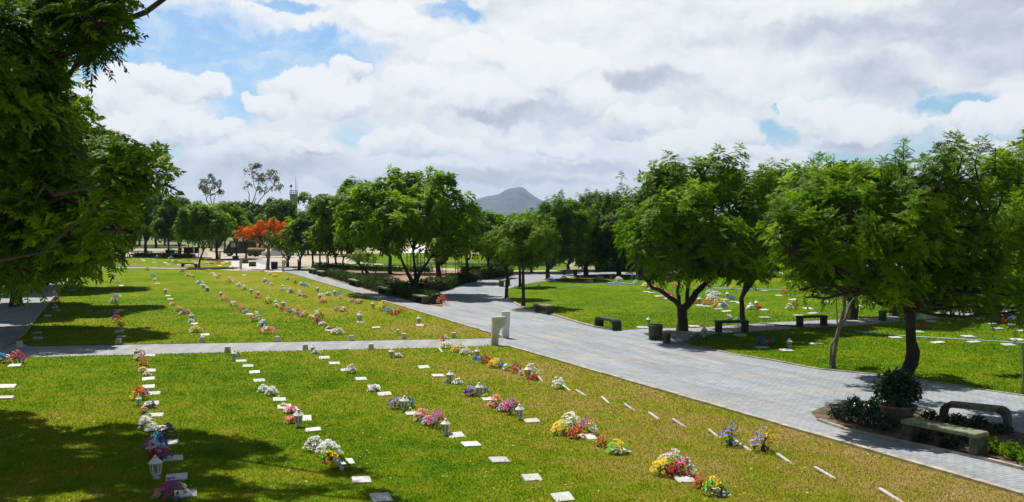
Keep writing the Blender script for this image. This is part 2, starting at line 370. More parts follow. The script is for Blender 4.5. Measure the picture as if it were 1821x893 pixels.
def pathmat(name, c1, c2, joint, rot, tan=(.40, .36, .30)):
    m_, t, b, o = mat(name); g = t.new('ShaderNodeNewGeometry'); mp = t.new('ShaderNodeMapping'); mp.inputs['Rotation'].default_value = (0, 0, rot)
    t.l.new(g.outputs['Position'], mp.inputs[0]); br = t.new('ShaderNodeTexBrick'); t.l.new(mp.outputs[0], br.inputs[0])
    br.inputs['Scale'].default_value = 1.0; br.inputs['Brick Width'].default_value = .22; br.inputs['Row Height'].default_value = .11
    br.inputs['Mortar Size'].default_value = .008; br.inputs['Mortar Smooth'].default_value = .5
    br.inputs['Color1'].default_value = (*c1, 1); br.inputs['Color2'].default_value = (*c2, 1); br.inputs['Mortar'].default_value = (*joint, 1)
    bands = t.noise(t.v('MULTIPLY', mp.outputs[0], (2.2, .22, 1)), .9, 5, .6); st = t.noise(g.outputs['Position'], .35, 6, .65); fn = t.noise(g.outputs['Position'], 9, 4, .7)
    c = t.mix(t.m('MULTIPLY', t.mr(st, .48, .70), .6), br.outputs[0], (*tan, 1)); c = t.mix(t.m('MULTIPLY', t.mr(t.noise(g.outputs['Position'], .8, 7, .75, .5), .55, .72), .45), c, (.15, .15, .15, 1))
    v1 = t.m('ADD', t.mr(bands, .3, .7, .80, 1.12), t.mr(fn, .3, .7, -.10, .10))
    sc = t.new('ShaderNodeVectorMath', operation='SCALE'); t.l.new(c, sc.inputs[0]); t.l.new(v1, sc.inputs[3])
    t.l.new(sc.outputs[0], b.inputs['Base Color']); b.inputs['Roughness'].default_value = .75; b.inputs['Specular IOR Level'].default_value = .3
    bn = t.new('ShaderNodeBump'); bn.inputs['Strength'].default_value = .5; bn.inputs['Distance'].default_value = .01
    t.l.new(br.outputs['Fac'], bn.inputs['Height']); bn.invert = True; t.l.new(bn.outputs[0], b.inputs['Normal'])
    return m_
M['path'] = pathmat('blue_grey_pavers', (.26, .285, .315), (.34, .365, .40), (.13, .14, .15), -ROW)
M['path2'] = pathmat('grey_pavers', (.27, .29, .30), (.36, .37, .38), (.14, .14, .14), .0)
M['soil'] = simple('red_brown_soil', (.27, .165, .10), .95, .35, 1.3, .4)
M['soil_dark'] = simple('leaf_littered_soil', (.12, .085, .05), .95, .5, 3, .6)
M['sand'] = simple('pale_sand_track', (.44, .37, .29), .95, .15, .4)

# ------------------------------------------------------------------ ground sheets
def sheet(name, pts, z, m_, px=True):
    pts = [G(*p) if px else p for p in pts]
    me = bpy.data.meshes.new(name); me.from_pydata([(x, y, z) for x, y in pts], [], [tuple(range(len(pts)))])
    me.materials.append(m_); me.update()
    if me.polygons[0].normal.z < 0: me.flip_normals()
    o = bpy.data.objects.new(name, me); COL.objects.link(o); o['kind'] = 'structure'; return o
sheet('ground', [(-5400, -120), (5400, -120), (5400, 8000), (-5400, 8000)], -.03, M['ground'], False)
def off(p, q, d):   # point p moved d metres sideways
    return (p[0] + d, p[1])
# main paved path (drawn first, wide) then lawns with their own outlines
K1 = [(905, 617), (1821, 883), (2400, 1051)]                      # near kerb line
K2 = [(897, 601), (800, 571), (750, 556), (633, 520.7), (507.6, 483.7)]
RE = [(545, 484.5), (618, 506), (672, 523), (736, 537.5), (789, 547.5)]
main_path = [(2400, 1051), (1821, 883), (905, 617), (883, 614), (897, 601), (800, 571), (750, 556), (633, 520.7), (507.6, 483.7), (470, 474), (440, 465), (400, 460.5), (440, 459), (480, 465.5), (512, 474),
             (545, 484.5), (618, 506), (672, 523), (736, 537.5), (789, 547.5), (792, 532), (780, 519), (787, 513), (817, 503), (846, 499), (888, 492.6), (912, 490), (950, 485.5), (1032, 481), (1130, 479.5), (1400, 480), (1400, 488),
             (1130, 488.5), (1060, 490), (1000, 495), (960, 501), (925, 507), (899, 515), (902, 531), (927, 546), (949, 553), (987, 561.5), (1031, 575), (1057, 582), (1092, 588), (1125, 586), (1150, 584), (1240, 583), (1240, 597), (1210, 608),
             (1231, 616), (1328, 634), (1361, 639), (1457, 657), (1578, 668), (1651, 679), (1821, 704), (2200, 760), (2800, 900)]
sheet('path', main_path, .0, M['path'])
cross = [(-500, 646), (0, 637), (450, 626), (830, 617.5), (883, 614), (905, 617), (897, 601), (830, 602.8), (450, 609.6), (56, 616), (-500, 622)]
sheet('path', cross, .004, M['path2'])
left_path = [(-80, 650), (30, 608), (29, 603), (42.5, 594.5), (74, 552), (98.5, 525), (121, 498), (135, 483), (150, 475), (95, 475), (67, 491.5), (0, 530), (-250, 660)]
sheet('path', left_path, .008, M['path2'])
far_cross = [(150, 474.5), (200, 474.6), (308, 476), (357, 477.4), (400, 478.8), (412, 471), (393, 462), (440, 463.5), (500, 479), (506, 484), (440, 482.2), (357, 479), (308, 477.8), (200, 476.3), (145, 476)]
sheet('path', far_cross, .012, M['stone'])
second = [(1240, 583), (1380, 573), (1500, 568), (1560, 564.5), (1640, 557), (1745, 551), (2000, 545), (2000, 556), (1745, 562), (1630, 569), (1560, 576), (1380, 587), (1240, 597)]
sheet('path', second, .003, M['path2'])
LAWN_N = [(-900, 1200), (-900, 656), (-500, 646), (0, 637), (450, 626), (830, 617.5), (883, 614), (905, 617), (1821, 883), (2400, 1051), (2400, 1200)]
LAWN_U = [(29, 605), (42.5, 596), (74, 554), (98.5, 527), (121, 500), (146, 477.5), (200, 476.5), (308, 478), (357, 479.2), (440, 482.4), (507.6, 484), (633, 521), (750, 556.5), (800, 571.5), (897, 600.5), (830, 602.5), (450, 609.3), (56, 615.6)]
LAWN_F = [(150, 474), (170, 458), (240, 457), (390, 461), (411, 470), (400, 478.2), (357, 477), (308, 475.6), (200, 474.2)]
LAWN_R = [(899, 515), (925, 507), (960, 501), (1000, 495), (1060, 490), (1130, 488.5), (1400, 488), (2300, 486), (2300, 535), (2000, 545), (1745, 551), (1640, 557), (1560, 564.5), (1500, 568), (1380, 573), (1240, 583), (1150, 584), (1125, 586), (1092, 588), (1057, 582), (1031, 575), (987, 561.5), (949, 553), (927, 546), (902, 531)]
LAWN_B = [(1240, 597), (1380, 587), (1560, 576), (1630, 569), (1745, 562), (2000, 556), (2500, 560), (2800, 850), (2200, 760), (1821, 704), (1651, 679), (1578, 668), (1457, 657), (1361, 639), (1328, 634), (1231, 616), (1210, 608)]
for nm, P_, z in (('lawn', LAWN_N, .012), ('lawn', LAWN_U, .012), ('lawn', LAWN_F, .016), ('lawn', LAWN_R, .012), ('lawn', LAWN_B, .012)): sheet(nm, P_, z, M['lawn'])
sheet('lawn', [(600, 452), (700, 450), (1000, 452), (1010, 478), (950, 480.5), (880, 480), (760, 476), (640, 466)], -.01, M['lawn'])
sheet('garden_soil', [(549, 484), (622, 505), (676, 522), (740, 536.5), (786, 545), (788, 533), (776, 519), (783, 513), (815, 502), (846, 497.5), (905, 489), (900, 484), (620, 476), (560, 474)], .004, M['soil'])
sheet('sand_track', [(560, 470), (700, 477.5), (905, 482), (905, 479), (760, 474), (640, 463), (560, 458)], -.015, M['sand'])
sheet('sand_track', [(100, 447), (260, 443), (470, 450), (600, 462), (560, 472), (440, 458), (390, 460), (240, 456), (100, 457)], -.02, M['sand'])
ISL = [(1442, 733), (1470, 721), (1530, 712), (1600, 720), (1680, 740), (1764, 760), (1821, 771), (2300, 880), (2300, 962), (1950, 868), (1821, 836), (1742, 816), (1600, 786), (1500, 764), (1455, 748)]
sheet('planting_bed', ISL, .006, M['soil_dark'])

def kerb(pts, w, h, name='kerb', m_=None):
    mb = MB(); P_ = [Vector((*G(*p), 0)) for p in pts]; dense = []
    for a, b in zip(P_[:-1], P_[1:]):
        n = max(1, int((b - a).length / 1.0))
        for i in range(n):
            p, q = a.lerp(b, i / n), a.lerp(b, (i + 1) / n); d = (q - p).normalized(); s_ = Vector((-d.y, d.x, 0)) * w / 2
            p2, q2 = p + d * .008, q - d * .008; hh = h + random.uniform(-.008, .008)
            mb.prism([(v.x, v.y) for v in (p2 - s_, q2 - s_, q2 + s_, p2 + s_)], -.02, hh)
    o = mb.build(name, m_ or M['kerb']); o['kind'] = 'structure'; return o
random.seed(3)
kerb(K1, .13, .06); kerb([(507.6, 483.9), (633, 521), (750, 556.5), (800, 571.5), (896, 600.5)], .12, .06)
kerb([(899, 515), (902, 531), (927, 546), (949, 553), (987, 561.5), (1031, 575), (1057, 582), (1092, 588)], .12, .06)
kerb([(1210, 608), (1231, 616), (1328, 634), (1361, 639), (1457, 657), (1578, 668), (1651, 679), (1821, 704), (2200, 760)], .08, .03)
kerb([(150, 474.6), (200, 475), (308, 476.4), (357, 477.8), (400, 479)], .22, .12, m_=M['stone'])
kerb([(1455, 748), (1500, 764), (1600, 786), (1742, 816), (1821, 836), (1950, 868)], .08, .05)
kerb([(30, 604), (42.5, 595.5), (74, 553), (98.5, 526), (121, 499), (146, 477)], .1, .06)

# ------------------------------------------------------------------ hill on the horizon
def hill():
    rs = np.random.RandomState(4); D0 = 6400.0
    prof = [(560, 402), (640, 392), (740, 378), (800, 368), (822, 362), (838, 358), (850, 353), (868, 348), (886, 345), (898, 338), (908, 334), (924, 333), (932, 335), (944, 345), (958, 353), (975, 362), (1010, 373), (1060, 381), (1150, 390), (1300, 398), (1400, 402)]
    xs = np.linspace(560, 1400, 240); ys = np.interp(xs, [p[0] for p in prof], [p[1] for p in prof])
    ny = 40; V = []; 
    X = (xs - 910) / F * D0; Z = np.maximum(0, (402 - ys) / F * D0 + 4) 
    from mathutils import noise as mn
    for j in range(ny):
        t = j / (ny - 1) * 2 - 1
        for i in range(len(xs)):
            sh_ = max(0, 1 - abs(t) ** 1.25)
            n = mn.fractal(Vector((X[i] / 180, t * 7, 3)), 1, 2, 6) * 32 * (1 - .75 * (1 - abs(t))) * min(1, Z[i] / 50)
            V.append((X[i] + t * 60, D0 + t * 1040, max(-.4, Z[i] * sh_ + n * (sh_ > 0) - .5)))
    n_ = len(xs); Fq = [(j * n_ + i, j * n_ + i + 1, (j + 1) * n_ + i + 1, (j + 1) * n_ + i) for j in range(ny - 1) for i in range(n_ - 1)]
    m_, t, b, o = mat('scrub_hill'); g = t.new('ShaderNodeNewGeometry')
    c = t.mix(t.mr(t.noise(g.outputs['Position'], .012, 7, .7), .4, .62), (.085, .085, .065, 1), (.03, .042, .028, 1)); t.l.new(c, b.inputs['Base Color']); b.inputs['Roughness'].default_value = 1
    me = mesh_np('hill', V, Fq, [m_], smooth=False); o = link('hill', me); o['kind'] = 'structure'
hill()

# ------------------------------------------------------------------ foliage
def rotmat(axis_z, spin):
    """batch: rows z-axis (n,3), spin (n,) -> (n,3,3)"""
    z = axis_z / np.linalg.norm(axis_z, axis=1, keepdims=True)
    a = np.where(np.abs(z[:, 2:3]) < .95, np.array([[0, 0, 1.]]), np.array([[1., 0, 0]]))
    x = np.cross(a, z); x /= np.linalg.norm(x, axis=1, keepdims=True); y = np.cross(z, x)
    c, s_ = np.cos(spin)[:, None], np.sin(spin)[:, None]
    return np.stack([x * c + y * s_, -x * s_ + y * c, z], axis=2)
def tuft_template(rs, nf, npair, L, leaf, width, hgt_=.30, droop=.75, rachis=False):
    """spray of pinnate leaves on a short shoot; returns quads (m,4,3)"""
    Q = []; U = []
    for k in range(nf):
        U.append(len(Q)); u = k / max(1, nf - 1); az = k * 2.399 + rs.uniform(-.25, .25); el = math.radians(12 + 58 * u ** 1.2) + rs.uniform(-.15, .15)
        Lf = L * (1.0 - .45 * u) * rs.uniform(.85, 1.12); z0 = hgt_ * u; d = np.array([math.cos(az), math.sin(az), 0]); s_ = np.array([-math.sin(az), math.cos(az), 0]); dr = droop * rs.uniform(.7, 1.3)
        def P(t): return d * Lf * t * math.cos(el) + np.array([0, 0, z0 + Lf * (math.sin(el) * t - dr * t * t)])
        def T(t):
            v = d * math.cos(el) + np.array([0, 0, math.sin(el) - 2 * dr * t]); return v / np.linalg.norm(v)
        if rachis:
            for a, b in ((0, .35), (.35, .7), (.7, 1)):
                w_ = s_ * .004; Q.append([P(a) - w_, P(b) - w_, P(b) + w_, P(a) + w_])
        for i in range(npair):
            t = .18 + .80 * (i + .5) / npair
            for sd in (-1, 1):
                dirv = s_ * sd * .85 + T(t) * .55 + np.array([0, 0, -.15 - .22 * rs.rand()]); dirv /= np.linalg.norm(dirv)
                ll = leaf * (1.0 - .35 * abs(t - .5) * 2) * rs.uniform(.85, 1.15); b = P(t); wv = np.cross(dirv, np.array([0, 0, 1.0]) + rs.uniform(-.4, .4, 3)); wv /= np.linalg.norm(wv) + 1e-9
                Q.append([b, b + dirv * ll * .45 + wv * width / 2, b + dirv * ll, b + dirv * ll * .45 - wv * width / 2])
        b = P(.97); dv = T(1.0); wv = s_; Q.append([b, b + dv * leaf * .45 + wv * width / 2, b + dv * leaf, b + dv * leaf * .45 - wv * width / 2])
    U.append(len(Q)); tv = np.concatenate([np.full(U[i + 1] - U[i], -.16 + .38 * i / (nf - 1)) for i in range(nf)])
    return np.array(Q), tv
_rs = np.random.RandomState(11)
TPL = {0: [tuft_template(_rs, 13, 8, .46, .110, .036, .24, .38, True) for _ in range(4)],
       1: [tuft_template(_rs, 13, 5, .44, .150, .062, .30, .46) for _ in range(4)],
       2: [tuft_template(_rs, 11, 2, .46, .28, .14, .32, .50) for _ in range(4)],
       3: [tuft_template(_rs, 8, 1, .50, .36, .22, .34, .8) for _ in range(4)]}
def crown_mesh(name, pts, axes, scales, lod, rs, mats, tint0=.45, tvar=.22, midx_fn=None):
    allq = []; tint = []; n = len(pts); tp = rs.randint(0, 4, n); Rm = rotmat(axes, rs.uniform(0, 6.28, n)); mi = []
    low = pts[:, 2].min(); hi = pts[:, 2].max()
    for k in range(4):
        idx = np.where(tp == k)[0]
        if len(idx) == 0: continue
        T_, tv_ = TPL[lod][k]                                                # (m,4,3)
        q = np.einsum('nij,mkj->nmki', Rm[idx], T_) * scales[idx][:, None, None, None]
        q = q + pts[idx][:, None, None, :]; q += rs.normal(0, .008, q.shape[:3] + (1,)) * .5
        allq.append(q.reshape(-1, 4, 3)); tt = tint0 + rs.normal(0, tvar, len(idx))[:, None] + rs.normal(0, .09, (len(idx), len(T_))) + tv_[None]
        tint.append(tt.ravel())
        if midx_fn is not None: mi.append(np.repeat(midx_fn(pts[idx]), len(T_)))
    q = np.concatenate(allq); V = q.reshape(-1, 3); Fq = np.arange(len(V)).reshape(-1, 4)
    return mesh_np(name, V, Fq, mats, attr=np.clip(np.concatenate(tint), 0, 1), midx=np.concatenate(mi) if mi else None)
def lobe_points(lobes, rs, dens, inner=.35, under=.55):
    """tuft sites on the skin of the union of lobes and some inside; lobes (x,y,z,r[,rz])"""
    P_, A_ = [], []; C_ = np.array([l[:3] for l in lobes]); Rr = np.array([l[3] for l in lobes])
    for i, l in enumerate(lobes):
        r = l[3]; n = max(3, int(4 * math.pi * r * r * dens))
        d = rs.normal(0, 1, (n, 3)); d /= np.linalg.norm(d, axis=1, keepdims=True)
        keep = rs.rand(n) < np.where(d[:, 2] < -.35, under, 1.0); d = d[keep]; n = len(d)
        rad = r * rs.uniform(.78, 1.12, n); p = C_[i] + d * rad[:, None] * np.array([1, 1, .92])
        dd = np.linalg.norm(p[:, None, :] - C_[None], axis=2) / Rr[None]; dd[:, i] = 9
        ok = (dd.min(axis=1) > .72) | (rs.rand(n) < inner)
        P_.append(p[ok]); A_.append(d[ok])
    P_ = np.concatenate(P_); A_ = np.concatenate(A_)
    ax = A_ * np.array([.75, .75, .35]) + np.array([0, 0, .75]) + rs.normal(0, .16, A_.shape)
    return P_, ax
def bend(a, b, n, rs, amp, sag=0.0):
    a, b = np.array(a, float), np.array(b, float); L = np.linalg.norm(b - a); out_ = []; off_ = rs.normal(0, amp * L, 3); off2 = rs.normal(0, amp * L * .5, 3)
    for i in range(n + 1):
        t = i / n; out_.append(tuple(a + (b - a) * t + off_ * math.sin(math.pi * t) + off2 * math.sin(2 * math.pi * t) + np.array([0, 0, -sag * L * math.sin(math.pi * t)])))
    return out_
def make_tree(label, base, lobes, trunk_r, fork, rs_seed=1, lod=1, dens=3.0, tuft=1.0, leafm='leaf', bark='bark', tint=.38, tvar=.17, limbs=None, spires=(), name='tree', cat='tree',
              group='feathery leaved trees shading the cemetery', inner=.35, twigs=True, trunk_path=None, nlimb=4, stems=1, midx=None, under=.55, twig_r=.012):
    """base (x,y); lobes in world coords; fork = (x,y,z) world"""
    rs = np.random.RandomState(rs_seed); bx, by = base; root = empty(name, (bx, by, 0), 0, label, cat, group)
    L = [(l[0] - bx, l[1] - by, l[2], l[3]) for l in lobes]; f = np.array([fork[0] - bx, fork[1] - by, fork[2]])
    P_, A_ = lobe_points(L, rs, dens, inner, under); sc = rs.uniform(.8, 1.2, len(P_)) * tuft
    sp_pts, sp_ax, sp_sc = [], [], []
    if lod < 3:                                                        # leafy shoots standing clear of the crown's top
        top = np.where(A_[:, 2] / np.linalg.norm(A_, axis=1) > .72)[0]; zc_ = np.percentile(P_[:, 2], 45)
        for j in top[rs.rand(len(top)) < .17]:
            if P_[j, 2] < zc_: continue
            ln = rs.normal(0, .16, 2); hh = rs.uniform(.2, .42) * tuft
            for q in range(rs.randint(1, 3)): sp_pts.append((P_[j, 0] + ln[0] * (q + 1), P_[j, 1] + ln[1] * (q + 1), P_[j, 2] + hh * (q + 1) * .8)); sp_ax.append((ln[0], ln[1], 1)); sp_sc.append(tuft * (1.0 - .2 * q))
    for (x, y, z, h, w) in spires:                                     # upright leafy shoots
        k = 2 if h < 1.5 * tuft else 3; w = w * 1.15; lx, ly = rs.normal(0, .14, 2); h = min(h, .75 * w)
        for i in range(k):
            t = i / (k - 1); sp_pts.append((x - bx + lx * t + rs.normal(0, .05), y - by + ly * t, z - .25 * w - h * (1 - t))); sp_ax.append((lx * 1.5, ly * 1.5, 1)); sp_sc.append(w * (1.1 - .30 * t))
    if sp_pts: P_ = np.concatenate([P_, np.array(sp_pts)]); A_ = np.concatenate([A_, np.array(sp_ax)]); sc = np.concatenate([sc, np.array(sp_sc)])
    mats = [M[leafm]] if isinstance(leafm, str) else [M[x] for x in leafm]
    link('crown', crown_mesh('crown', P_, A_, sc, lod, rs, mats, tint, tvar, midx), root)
    tb = MB(); nseg = 9 if lod < 2 else 6
    if trunk_path is None:
        for s_ in range(stems):
            o_ = np.array([rs.normal(0, .05), rs.normal(0, .05), 0]) * (s_ > 0) * 2
            tp = bend((o_[0], o_[1], -.05), f + (o_ * 1.5 if s_ else 0), 6, rs, .035); n = len(tp)
            tb.tube(tp, [trunk_r * (1.35 if i == 0 else 1.0 - .25 * i / (n - 1)) * (1 if s_ == 0 else .7) for i in range(n)], nseg)
    else:
        tp = [(x - bx, y - by, z) for x, y, z, r in trunk_path]; tb.tube(tp, [t_[3] for t_ in trunk_path], 12)
    C_ = np.array([l[:3] for l in L]); Rr = np.array([l[3] for l in L]); starts = []
    if limbs:
        for lb in limbs:
            pts = [(x - bx, y - by, z) for x, y, z in lb[0]]; n = len(pts); dense = []
            for a, b in zip(pts[:-1], pts[1:]): dense += bend(a, b, 3, rs, .04)[:-1]
            dense.append(pts[-1]); k = len(dense); tb.tube(dense, [lb[1] * (1 - .6 * i / (k - 1)) for i in range(k)], nseg)
            starts += [(np.array(dense[int(k * q)]), lb[1] * .6) for q in (.45, .75)] + [(np.array(dense[-1]), lb[1] * .4)]
    else:
        az = np.arctan2(C_[:, 1] - f[1], C_[:, 0] - f[0]); order = np.argsort(az); gr = np.array_split(order, min(nlimb, len(L)))
        for g_ in gr:
            c = C_[g_].mean(axis=0); e_ = f + (c - f) * .6; pts = bend(f - np.array([0, 0, .05]), e_, 5, rs, .07, .04); k = len(pts)
            tb.tube(pts, [trunk_r * .62 * (1 - .5 * i / (k - 1)) for i in range(k)], nseg); starts.append((np.array(pts[-1]), trunk_r * .32)); starts.append((np.array(pts[3]), trunk_r * .36))
    for i in range(len(L)):
        d = [np.linalg.norm(s_[0] - C_[i]) + (3 if s_[0][2] > C_[i][2] + .3 else 0) for s_ in starts]; s_ = starts[int(np.argmin(d))]
        pts = bend(s_[0], C_[i], 4, rs, .07); tb.tube(pts, [s_[1] * .8 * (1 - .6 * q / 4) + .01 for q in range(5)], 5)
        if twigs:
            dd = np.linalg.norm(P_ - C_[i], axis=1); near = np.where(dd < Rr[i] * 1.2)[0]; rs.shuffle(near)
            for j in near[:10]: tb.tube([tuple(C_[i]), tuple((C_[i] + P_[j]) / 2 + rs.normal(0, .05, 3)), tuple(P_[j])], [twig_r * 1.8, twig_r * 1.3, twig_r], 4)
    for (x, y, z, h, w) in spires: tb.tube([(x - bx, y - by, z - h - .6), (x - bx, y - by, z - .05)], [.016, .008], 4)
    tb.build('trunk', M[bark], root, smooth=True)
    return root
def pl(D, *ls, dd=1.2, seed=1, scale=1.0):
    """lobes written as photo sightings (px, py, r_px[, depth offset]) at distance D -> metres"""
    rs = np.random.RandomState(seed); o = []
    for l in ls:
        k = l[3] if len(l) > 3 else rs.uniform(-dd, dd); D2 = D + k; x, y, z = S(l[0], l[1], D2); o.append((x, y, z, l[2] / F * D2 * scale))
    return o
def fillbox(D, x0, x1, y0, y1, n, seed, r=(.8, 1.3), dd=2.0):
    """lobes for an ordinary rounded crown between photo sightings"""
    rs = np.random.RandomState(seed); o = []; a, b = S(x0, y1, D), S(x1, y0, D); cx, cz = (a[0] + b[0]) / 2, (a[2] + b[2]) / 2; wx, wz = (b[0] - a[0]) / 2, (b[2] - a[2]) / 2
    k = 0
    while len(o) < n and k < 4000:
        k += 1; u, v, w = rs.uniform(-1, 1, 3)
        if u * u + (abs(v) ** 2.6) + w * w > 1: continue
        rr = rs.uniform(*r) * min(wx, wz) * .36
        if v < -.2 and rs.rand() < .3: continue
        o.append((cx + u * (wx - rr * .6), D + w * min(wx, dd * 1.6), cz + v * (wz - rr * .75), rr))
    return o
def bpt(px, py): return G(px, py)

# --- the fork-trunked tree right of centre
b = bpt(1213, 588); D = b[1]
L1 = pl(D, (1150, 435, 40), (1138, 408, 28), (1162, 375, 42), (1175, 345, 34), (1203, 325, 36), (1238, 330, 40), (1280, 325, 38), (1315, 350, 36), (1330, 385, 32), (1335, 425, 34), (1290, 380, 50), (1240, 385, 55), (1195, 405, 50),
        (1180, 460, 34), (1215, 465, 38), (1255, 455, 45), (1300, 450, 42), (1240, 488, 22), (1285, 490, 24), (1325, 475, 26), (1165, 480, 20), (1205, 492, 18), dd=1.6, seed=2)
def sp(px, py, D, h, w): x, y, z = S(px, py, D); return (x, y, z, h, w)
L1 += pl(D - 3.2, (1160, 440, 34), (1200, 400, 40), (1250, 430, 42), (1225, 370, 34), (1290, 440, 34), (1180, 395, 26), (1130, 420, 22), (1175, 470, 20), dd=.8, seed=22)
make_tree('broad tree whose dark trunk forks in two, standing beside the litter bin and bench', b, L1, .30, S(1213, 545, D), 21, 1, 2.1, 1.28,
          limbs=[([S(1213, 548, D), S(1192, 530, D), S(1160, 512, D - .3), S(1140, 490, D - .4)], .12), ([S(1215, 550, D), S(1238, 520, D), S(1262, 497, D + .4), S(1290, 475, D + .6)], .16),
                 ([S(1207, 540, D), S(1208, 505, D + .3), S(1190, 470, D + .5)], .09), ([S(1222, 535, D), S(1226, 500, D - .4), S(1240, 470, D - .5)], .09)],
          spires=[sp(1201, 280, D, 1.1, 1.0), sp(1231, 290, D + .6, 1.0, 1.0), sp(1280, 284, D - .4, 1.1, 1.1), sp(1180, 306, D, .7, .9), sp(1310, 320, D, .6, .9)], tint=.40, trunk_path=[(b[0], b[1], -.05, .27), (b[0] + .02, b[1], .4, .215), (*S(1213, 560, D)[:3], .21), (*S(1213, 542, D)[:3], .21)])
# --- second tree, slimmer, right of it
b = bpt(1324, 577); D = b[1]
L2 = pl(D, (1350, 340, 36), (1385, 335, 38), (1410, 370, 40), (1365, 375, 42), (1340, 410, 38), (1385, 415, 45), (1425, 410, 40), (1350, 450, 36), (1395, 460, 38), (1310, 470, 28), (1340, 490, 22), (1430, 460, 30), (1300, 440, 34), (1420, 330, 30), dd=1.5, seed=5)
make_tree('slimmer forked tree with yellowish green shoots standing behind the middle bench', b, L2, .13, S(1318, 530, D), 22, 1, 2.0, 1.25, tint=.46, nlimb=4,
          spires=[sp(1341, 308, D, .5, .6), sp(1385, 318, D, .4, .8)])
# --- leaning double-stemmed young tree by the kerb
b = bpt(1482, 655); D = b[1]
L4 = pl(D, (1450, 335, 34), (1505, 330, 34), (1470, 375, 42), (1530, 380, 44), (1430, 330, 26), (1400, 350, 24), (1545, 435, 45), (1550, 340, 34), (1500, 480, 36), (1550, 480, 35), (1530, 520, 20), (1500, 515, 18), dd=1.1, seed=9)
x1 = S(1488, 600, D); x2 = S(1502, 545, D)
make_tree('leaning tree with two thin twined stems at the path kerb', b, L4, .10, S(1505, 540, D), 23, 1, 3.0, .98, bark='bark_grey', tint=.48, leafm='leaf', nlimb=4,
          trunk_path=[(b[0], b[1], -.05, .09), (*S(1482, 640, D), .065), (*x1, .06), (*x2, .05)],
          limbs=[([S(1478, 650, D - .1), S(1478, 615, D - .1), S(1488, 598, D)], .055), ([S(1490, 590, D), S(1505, 565, D), S(1520, 530, D + .2), S(1530, 490, D)], .05), ([x2, S(1500, 510, D), S(1470, 470, D)], .06), ([S(1492, 590, D), S(1487, 540, D), S(1490, 500, D)], .025)],
          spires=[sp(1412, 304, D, .3, .6), sp(1447, 276, D, .25, .6), sp(1483, 270, D, .25, .65), sp(1527, 285, D, .25, .65)])
# --- big tree over the planting bed
b = bpt(1606, 742); D = b[1]
L3 = pl(D, (1562, 528, 28), (1598, 520, 30), (1650, 535, 30), (1705, 548, 28), (1755, 548, 30), (1800, 556, 28), (1445, 528, 18), (1480, 505, 26), (1680, 500, 50, 1.5), (1760, 500, 50, 1.5), (1405, 430, 32, 3), (1435, 380, 36, 3.6), (1455, 465, 36, 3), (1408, 480, 20, 3.2), (1480, 410, 40, 4), (1420, 400, 46), (1470, 385, 50), (1410, 450, 40), (1455, 440, 50), (1510, 430, 52), (1400, 490, 24), (1425, 515, 15), (1440, 485, 34), (1490, 480, 44), (1380, 420, 26), (1520, 380, 44), (1450, 355, 30), (1460, 515, 18), (1570, 325, 34), (1560, 375, 50), (1600, 350, 45), (1640, 340, 55), (1690, 325, 50), (1740, 325, 48), (1785, 340, 45), (1610, 410, 60), (1670, 400, 65), (1730, 400, 60), (1790, 410, 55), (1575, 450, 48), (1640, 465, 58), (1710, 465, 58), (1770, 470, 55),
        (1560, 495, 36), (1590, 505, 40), (1660, 515, 44), (1715, 520, 42), (1765, 520, 40), (1660, 545, 22), (1690, 548, 24), (1540, 520, 26), (1545, 420, 42), dd=.9, seed=13)
t0 = S(1606, 742, D)
make_tree('large spreading tree with a curved dark trunk rising beside the potted plant', b, L3, .2, S(1618, 560, D), 24, 0, 3.9, .86, bark='bark_dark', tint=.38, tvar=.18, nlimb=5,
          trunk_path=[(b[0], b[1], -.05, .19), (*S(1600, 700, D), .15), (*S(1608, 670, D), .14), (*S(1621, 645, D), .155), (*S(1624, 626, D), .15), (*S(1620, 605, D), .11), (*S(1619, 570, D), .105), (*S(1620, 545, D), .10)],
          limbs=[([S(1619, 560, D), S(1600, 548, D), S(1565, 540, D - .3), S(1535, 520, D - .4), S(1470, 470, D - .4)], .07), ([S(1620, 552, D), S(1600, 520, D + .3), S(1575, 490, D + .5), S(1480, 430, D + .5)], .07), ([S(1620, 550, D), S(1625, 500, D), S(1640, 440, D)], .11), ([S(1621, 552, D), S(1660, 520, D - .3), S(1710, 470, D - .4)], .10), ([S(1620, 550, D), S(1680, 470, D + .5), S(1760, 400, D + .6)], .08)],
          spires=[sp(1607, 248, D, .4, .62), sp(1592, 268, D + .1, .4, .7), sp(1580, 292, D, .4, .7), sp(1612, 285, D, .4, .6), sp(1698, 250, D, .3, .85), sp(1680, 262, D, .3, .8), sp(1665, 285, D, .3, .8), sp(1770, 258, D, .35, .75), sp(1812, 272, D, .3, .7)])
# --- tree behind
b = bpt(1511, 568); D = b[1]
make_tree('thick trunked tree on the far side of the side path, behind the leaning tree', b, fillbox(D, 1430, 1640, 300, 470, 18, 5), .28, S(1511, 500, D), 25, 1, 2.6, 1.1, leafm='leaf_dark')
b = bpt(1590, 562); D = b[1]
make_tree('dark tree behind the far right bench', b, fillbox(D, 1560, 1740, 330, 500, 16, 6), .2, S(1590, 510, D), 26, 2, 2.4, 1.1, leafm='leaf_dark')
b = bpt(1890, 668); D = b[1]
make_tree('tree at the right edge of the view with high leafy shoots', b, pl(D, (1800, 330, 50), (1850, 320, 60), (1830, 400, 60), (1900, 400, 80), (1790, 440, 50), (1850, 480, 60), (1800, 500, 45), (1760, 400, 40), (1820, 530, 40), (1960, 420, 90), (1900, 330, 70), (1760, 500, 30), (1740, 535, 18), dd=1.2, seed=4), .16, S(1890, 560, D), 27, 1, 2.7, 1.08, tint=.40,
          spires=[sp(1816, 262, D, .8, .7), sp(1790, 285, D, .6, .7)])
b = bpt(1818, 702); D = b[1]
